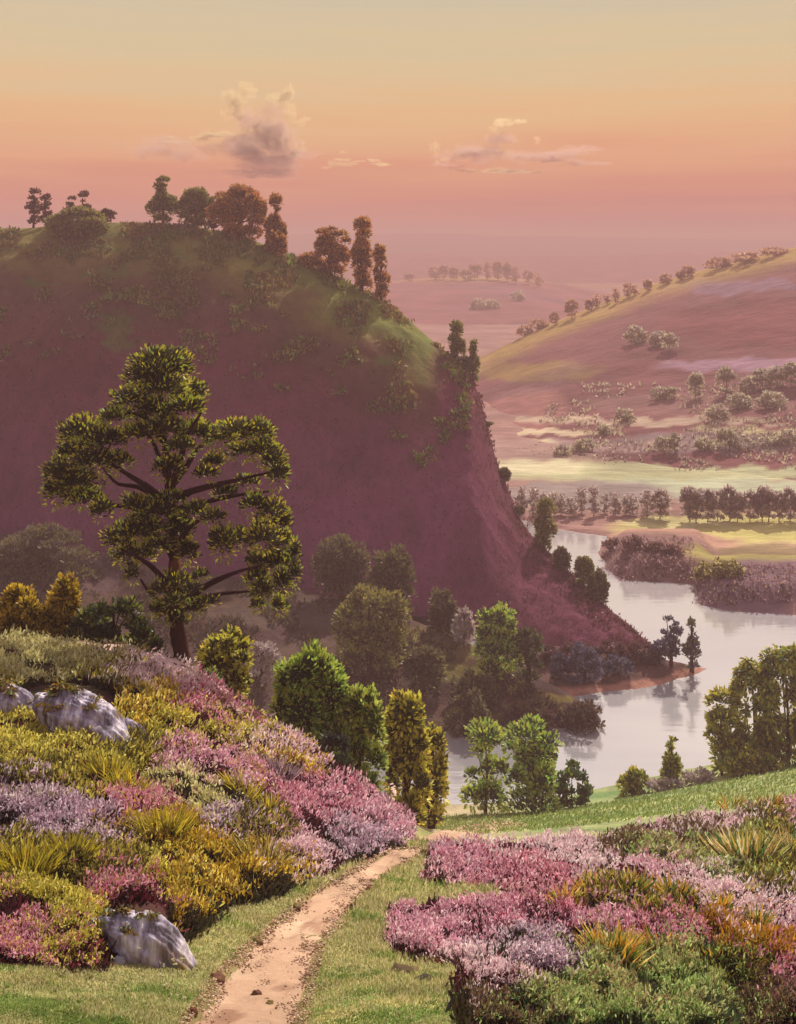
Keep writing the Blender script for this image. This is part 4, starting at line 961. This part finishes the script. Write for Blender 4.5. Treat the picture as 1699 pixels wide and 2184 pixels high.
# ---- turf clods along the path
CL = mat_ground('earth_material', 5, .8, .05, .4)
def clod(label, px, py, w, h, c, cat='clod', nm='earth_clod'):
    b = fore.pos(px, py); s = b[1]/F
    nu, nv = 24, 10; u = np.linspace(0, 2*math.pi, nu, endpoint=False); v = np.linspace(-.3, math.pi/2, nv)
    U, Vv = np.meshgrid(u, v, indexing='ij'); cx = np.cos(Vv)*np.cos(U); cy = np.cos(Vv)*np.sin(U); cz = np.sin(Vv)
    rr = 1+.45*fbm(cx*2+px, cy*2+cz+py, 3, 220)
    V = np.stack([cx*rr*w*.5*s+cz*0+b[0], cy*rr*w*.5*s+b[1], cz*rr*h*s+b[2]], -1).reshape(-1, 3)
    Q = [(i*nv+k, ((i+1) % nu)*nv+k, ((i+1) % nu)*nv+k+1, i*nv+k+1) for i in range(nu) for k in range(nv-1)]
    tag(mesh_obj(nm, V, Q, CL, None, mixc(np.tile(hexc(c), (len(V), 1)), hexc('7a6a44'), sstep(0, .3, fbm(V[:, 0]*9, V[:, 1]*9, 2, 5))), 'POINT', True), label, cat, 'clods and stones along the path')
clod('brown clod in the middle of the path near the bottom', 545, 2128, 26, 14, '6c4a3c'); clod('brown clod right beside the bottom path clod', 575, 2145, 22, 10, '7c5a48')
clod('brown earth edge at the lower left path side', 462, 2088, 34, 12, '74523f'); clod('dark clod on the left path edge halfway up', 548, 2012, 26, 12, '54382c')
clod('small brown stone at the left path edge near the bottom', 412, 2162, 20, 12, '6c4434'); clod('dark clod on the right path edge halfway up', 756, 1940, 24, 14, '5c3c2c')
clod('small clod on the left edge of the upper path', 632, 1940, 20, 10, '6c4c3c'); clod('flat dark clod in the lawn right of the path', 860, 2078, 60, 10, '5a4c38'); clod('small dark clod below the flat one in the right lawn', 905, 2096, 40, 9, '4c4434')
clod('brown clod at the right path bend', 900, 1868, 30, 8, '7c5444'); clod('grey clod on the grass by the gorse mound', 540, 1918, 44, 14, '5a6048'); clod('small brown clod on the upper right path edge', 790, 1900, 22, 8, '7c5444')

# ---- grass
def grass():
    P = []; 
    while len(P) < 52000:
        a = R.uniform(-80, 1060, 4000); b = R.uniform(1800, 2215, 4000)
        hmk = heath_mask(a, b, np.full(4000, 15.)); pd = path_d(a, b)
        for x, y in zip(a[(hmk < .5) & (pd > 1.0+.12*R.random(4000))], b[(hmk < .5) & (pd > 1.0+.12*R.random(4000))][:0] if False else b[(hmk < .5) & (pd > 1.0)][:0]): pass
        k = (hmk < .5) & (pd > .96+.2*R.random(4000)**2)
        for x, y in zip(a[k], b[k]):
            p = fore.pos(x, y)
            if p[1] < 46: P.append(p)
    P = np.array(P); n = len(P); s = P[:, 1]/F
    g1 = pal('84984c', '8ca054', '6c8840', 'a0a864'); g2 = pal('ccc088', 'd4ca9c', 'b0ac74', '9ca060')
    t = fbm(P[:, 0]*1.0, P[:, 1]*1.8, 3, 191)+R.normal(size=n)*.15
    C = np.where((t > -.08-.35*sstep(1700, 2250, 2050+0*t)+.45*sstep(12.5, 10.5, P[:, 1]))[:, None], g2[R.integers(0, 4, n)], g1[R.integers(0, 4, n)])
    B = Dabs(); big = .6+.8*sstep(-.3, .4, fbm(P[:, 0]*.7, P[:, 1]*.7, 2, 193))
    B.add(P-[0, 0, .01], np.stack([.5*fbm(P[:, 0]*.4, P[:, 1]*.4, 2, 195)+R.normal(size=n)*.4, R.normal(size=n)*.4, np.ones(n)*.8], 1), 13*s*big, 2.6*s, C*(.8+.4*R.random((n, 1))), tipw=.1, basew=.6)
    tag(B.build('grass', FLOWER), 'short green and straw coloured grass beside the path', 'grass', kind='stuff')
    P = []
    for _ in range(9000):
        x = R.uniform(930, 1900); y = R.uniform(np.interp(x, [930, 1200, 1450, 1699, 1900], [1745, 1730, 1684, 1636, 1600]), np.interp(x, [930, 1000, 1190, 1450, 1699, 1900], [1770, 1782, 1768, 1738, 1705, 1690]))
        p = fore.pos(x, y)
        if p[1] > 42: P.append(p)
    P = np.array(P); n = len(P); s = P[:, 1]/F; B = Dabs()
    B.add(P, R.normal(size=P.shape)*[.5, .3, .1]+[.3, 0, .7], 8*s, 2.4*s, g1[R.integers(0, 4, n)]*(.7+.5*R.random((n, 1))))
    tag(B.build('meadow_grass', FLOWER), 'short green meadow grass sloping to the near shore', 'grass', kind='stuff')
grass()
def gravel():
    P = []
    while len(P) < 5200:
        py = R.uniform(1808, 2260); i = R.random()*1.16-.08
        l = np.interp(-py, [-v for v in PATH_PY], PATH_L); r = np.interp(-py, [-v for v in PATH_PY], PATH_R)
        px = l+(r-l)*i
        if fbm(px*.03, py*.02, 3, 231)+R.normal()*.15+1.4*abs(i-.5) > .35: P.append(fore.pos(px, py))
    P = np.array(P); n = len(P); s = P[:, 1:2]/F; r = s*R.uniform(1, 3.6, (n, 1)); P[:, 2] += .03+.0*r[:, 0]
    oc = np.array([[1, 0, 0], [0, 1, 0], [-1, 0, 0], [0, -1, 0], [0, 0, .7], [0, 0, -.7]])
    a = R.uniform(0, 6.28, n); ca, sa = np.cos(a), np.sin(a)
    V = oc[None]*r[:, None]*R.uniform(.6, 1.3, (n, 6, 1)); X = V[..., 0]*ca[:, None]-V[..., 1]*sa[:, None]; Yv = V[..., 0]*sa[:, None]+V[..., 1]*ca[:, None]
    V = np.stack([X, Yv, V[..., 2]], -1)+P[:, None]
    f = np.array([[0, 1, 4], [1, 2, 4], [2, 3, 4], [3, 0, 4], [1, 0, 5], [2, 1, 5], [3, 2, 5], [0, 3, 5]])
    Q = (np.arange(n)[:, None, None]*6+f[None]).reshape(-1, 3)
    pc = pal('a07c64', 'b8947a', 'ccae92', '84604c', 'dcc4a8', 'b09070')
    C = np.repeat(pc[R.integers(0, 6, n)], 8, axis=0)
    tag(mesh_obj('gravel', V.reshape(-1, 3), Q, CL, None, C), 'loose brown and cream gravel and crumbs of earth on the path', 'gravel', kind='stuff')
gravel()
def flowers(label, px, py, n, w, c, group):
    b = fore.pos(px, py); s = b[1]/F; e = empty('wildflower', b); tag(e, label, 'flower', group)
    P = b+np.stack([R.normal(size=n)*w*.5*s, R.normal(size=n)*w*.3*s, np.zeros(n)], 1)
    S = Dabs(); S.add(P, R.normal(size=P.shape)*.2+[0, 0, 1], 14*s, 1.6*s, np.tile(hexc('5c6c34'), (n, 1))); S.build('stems', LEAF, e)
    B = Dabs()
    for q in range(5): B.add(P+[0, 0, 12*s], R.normal(size=P.shape)+[0, 0, .8], 6*s, 4*s, np.tile(hexc(c), (n, 1)))
    B.build('petals', FLOWER, e)
for lab, x, y, n, w, c in [('cream flowers below the pale mound at the path edge', 655, 1870, 5, 30, 'e8dcc0'), ('cream flowers left of the upper path', 690, 1882, 5, 30, 'e8dcb8'), ('pinkish flower beside the path bend', 770, 1842, 3, 16, 'e0bca8'),
    ('white flowers at the base of the nearest pink mound', 915, 2040, 5, 50, 'e8d8c8'), ('cream flowers in front of the lilac boulder', 350, 2070, 9, 80, 'd8d0a0'), ('straw flowers in the lower left lawn', 230, 2110, 14, 160, 'd8d0a0'),
    ('straw flowers by the left path edge near the bottom', 370, 2130, 12, 90, 'dcd4a8'), ('pale flower sprigs at the lower left corner', 70, 2080, 8, 90, 'c8c490')]:
    flowers(lab, x, y, n, w, c, 'small flowers by the path')

# ------------------------------------------------------------------ air
def haze():
    m, nt, N, L = mat_new('haze_material')
    v = N.new('ShaderNodeVolumePrincipled'); v.inputs['Color'].default_value = (.90, .56, .53, 1); v.inputs['Density'].default_value = .00092; v.inputs['Anisotropy'].default_value = 0
    o = N.new('ShaderNodeOutputMaterial'); L.new(v.outputs[0], o.inputs['Volume'])
    x, y0, y1, z0, z1 = 5200, -80, 4200, -6, 112
    V = [(-x, y0, z0), (x, y0, z0), (x, y1, z0), (-x, y1, z0), (-x, y0, z1), (x, y0, z1), (x, y1, z1), (-x, y1, z1)]
    Q = [(0, 3, 2, 1), (4, 5, 6, 7), (0, 1, 5, 4), (1, 2, 6, 5), (2, 3, 7, 6), (3, 0, 4, 7)]
    tag(mesh_obj('haze', V, Q, m), 'pink evening haze filling the valley', 'haze', kind='stuff')
haze()

# ---- clouds : lumpy closed bodies of thin even vapour
def cloud(label, lumps, colr, dens, Y=6000, g=.3):  # gold rim light and mauve shade are put into the vapour colour
    m, nt, N, L = mat_new('cloud_material')
    v = N.new('ShaderNodeVolumePrincipled'); v.inputs['Color'].default_value = (*colr, 1); v.inputs['Density'].default_value = dens*2.2; v.inputs['Anisotropy'].default_value = g
    o = N.new('ShaderNodeOutputMaterial'); L.new(v.outputs[0], o.inputs['Volume'])
    c = np.mean([l[:2] for l in lumps], 0); e = empty('cloud', world(c[0], c[1], Y)); tag(e, label, 'cloud', 'evening clouds')
    sub = []
    for (px, py, rx, ry) in lumps:
        k = 5 if rx > 30 else 3
        for q in range(k): sub.append((px+R.normal()*rx*.5, py+R.normal()*ry*.5, rx*R.uniform(.3, .7), ry*R.uniform(.35, .8)))
    for (px, py, rx, ry) in sub:
        cen = world(px, py, Y+R.uniform(-90, 90)); nu, nv = 64, 32
        u = np.linspace(0, 2*math.pi, nu, endpoint=False); w = np.linspace(-math.pi/2, math.pi/2, nv)
        U, W_ = np.meshgrid(u, w, indexing='ij'); cx = np.cos(W_)*np.cos(U); cy = np.cos(W_)*np.sin(U); cz = np.sin(W_)
        rr = 1+.9*fbm(cx*2.6+px, cz*2.6+cy, 5, 300)
        V = np.stack([cx*rr*rx*Y/F, cy*rr*(rx*.7)*Y/F, cz*rr*ry*Y/F], -1).reshape(-1, 3)+cen
        Q = [(i*nv+k, ((i+1) % nu)*nv+k, ((i+1) % nu)*nv+k+1, i*nv+k+1) for i in range(nu) for k in range(nv-1)]
        mesh_obj('puff', V, Q, m, e, smooth=True)
cloud('tall mauve cloud with golden rim, the largest in the sky', [(540, 245, 40, 30), (590, 255, 50, 30), (570, 300, 80, 30), (510, 315, 80, 26), (430, 318, 80, 22), (370, 325, 50, 16), (600, 310, 50, 26), (550, 345, 110, 18)], (.80, .58, .50), .0017, g=.4)
cloud('golden puffs crowning the largest mauve cloud', [(495, 205, 26, 24), (530, 195, 28, 16), (490, 240, 20, 26), (585, 200, 30, 18), (610, 215, 20, 24), (620, 245, 22, 14), (645, 262, 20, 10), (450, 290, 40, 8), (400, 296, 30, 8)], (.97, .82, .46), .0052, g=.62)
cloud('bright pale yellow streak curling under the largest cloud', [(640, 312, 12, 12), (632, 332, 12, 12), (615, 352, 18, 9), (595, 368, 20, 8), (570, 374, 24, 6), (545, 368, 22, 4)], (.98, .92, .66), .0085, g=.65)
cloud('scattered yellow cloudlets between the two mauve clouds', [(715, 342, 14, 9), (745, 348, 26, 7), (775, 342, 24, 5), (700, 362, 16, 6), (733, 325, 10, 6), (810, 350, 30, 4)], (.98, .84, .44), .0055, g=.62)
cloud('right mauve cloud with golden edges', [(1085, 290, 40, 20), (1050, 315, 60, 22), (1110, 325, 60, 20), (990, 335, 60, 14), (1190, 325, 80, 14), (1240, 345, 60, 8)], (.82, .58, .50), .0018, g=.4)
cloud('golden puffs along the top and foot of the right cloud', [(1090, 262, 32, 8), (1060, 278, 20, 8), (930, 322, 14, 14), (945, 345, 20, 8), (975, 355, 26, 6), (1010, 362, 22, 5), (1110, 366, 50, 5), (1060, 358, 22, 5), (1150, 300, 14, 6)], (.98, .84, .48), .0052, g=.62)

# ------------------------------------------------------------------ sky, sun, camera
SUN_EL, SUN_AZ = math.radians(41), math.radians(23)       # ahead and to the right
w = bpy.data.worlds.new('World'); sc.world = w; w.use_nodes = True
nt = w.node_tree; N = nt.nodes; L = nt.links; N.clear()
tc = N.new('ShaderNodeTexCoord'); sp = N.new('ShaderNodeSeparateXYZ'); L.new(tc.outputs['Generated'], sp.inputs[0])
mp = N.new('ShaderNodeMapping'); mp.inputs['Scale'].default_value = (1.5, 1.5, 26); L.new(tc.outputs['Generated'], mp.inputs['Vector'])
ns = N.new('ShaderNodeTexNoise'); ns.inputs['Scale'].default_value = 2.2; ns.inputs['Detail'].default_value = 6; L.new(mp.outputs[0], ns.inputs['Vector'])
a1 = N.new('ShaderNodeMath'); a1.operation = 'MULTIPLY_ADD'; a1.inputs[1].default_value = .075; L.new(ns.outputs['Fac'], a1.inputs[0])
a2 = N.new('ShaderNodeMath'); a2.operation = 'SUBTRACT'; a2.inputs[1].default_value = .0375
L.new(sp.outputs['Z'], a2.inputs[0]); L.new(a2.outputs[0], a1.inputs[2])
cr = N.new('ShaderNodeValToRGB'); E = cr.color_ramp.elements
stops = [(0.0, 'a85c60'), (.028, 'c87068'), (.055, 'da8a6a'), (.09, 'e6a878'), (.13, 'e6bc86'), (.18, 'd8c498'), (.235, 'cbc0a2'), (.36, 'dcd2c4'), (.6, 'e0dad2'), (1, 'd0ccd6')]
E[0].position, E[0].color = 0, (*hexc(stops[0][1]), 1); E[1].position, E[1].color = 1, (*hexc(stops[-1][1]), 1)
for p, c in stops[1:-1]:
    x = E.new(p); x.color = (*hexc(c), 1)
L.new(a1.outputs[0], cr.inputs[0])
# cooler half of the sky opposite the glow
mr = N.new('ShaderNodeMapRange'); mr.inputs['From Min'].default_value = .3; mr.inputs['From Max'].default_value = -.8; L.new(sp.outputs['Y'], mr.inputs['Value'])
mx = N.new('ShaderNodeMix'); mx.data_type = 'RGBA'; mx.inputs['B'].default_value = (*hexc('9c8ca8'), 1)
L.new(mr.outputs[0], mx.inputs['Factor']); L.new(cr.outputs[0], mx.inputs['A'])
bg = N.new('ShaderNodeBackground'); L.new(mx.outputs['Result'], bg.inputs['Color']); bg.inputs['Strength'].default_value = 1.0
o = N.new('ShaderNodeOutputWorld'); L.new(bg.outputs[0], o.inputs['Surface'])

ld = bpy.data.lights.new('sun', 'SUN'); ld.energy = 5.0; ld.angle = math.radians(.8); ld.color = (1, .91, .78)
lo = bpy.data.objects.new('sun', ld); COL.objects.link(lo)
from mathutils import Vector
sdv = Vector((math.sin(SUN_AZ)*math.cos(SUN_EL), math.cos(SUN_AZ)*math.cos(SUN_EL), math.sin(SUN_EL)))
lo.rotation_euler = sdv.to_track_quat('Z', 'Y').to_euler()

cd = bpy.data.cameras.new('camera'); co = bpy.data.objects.new('camera', cd); COL.objects.link(co)
co.location = (0, 0, H); co.rotation_euler = (math.pi/2, 0, 0)
cd.sensor_fit = 'VERTICAL'; cd.sensor_height = 24; cd.lens = 24*F/2184
cd.shift_y = -(1092-HOR)/2184; cd.clip_end = 20000; cd.clip_start = .2
sc.camera = co
sc.view_settings.view_transform = 'Standard'; sc.view_settings.look = 'None'
sc.view_settings.exposure = .12; sc.view_settings.gamma = 1
sc.render.resolution_x = 796; sc.render.resolution_y = 1024
sc.cycles.max_bounces = 6; sc.cycles.diffuse_bounces = 2; sc.cycles.glossy_bounces = 2; sc.cycles.transmission_bounces = 3; sc.cycles.transparent_max_bounces = 8; sc.cycles.volume_bounces = 0
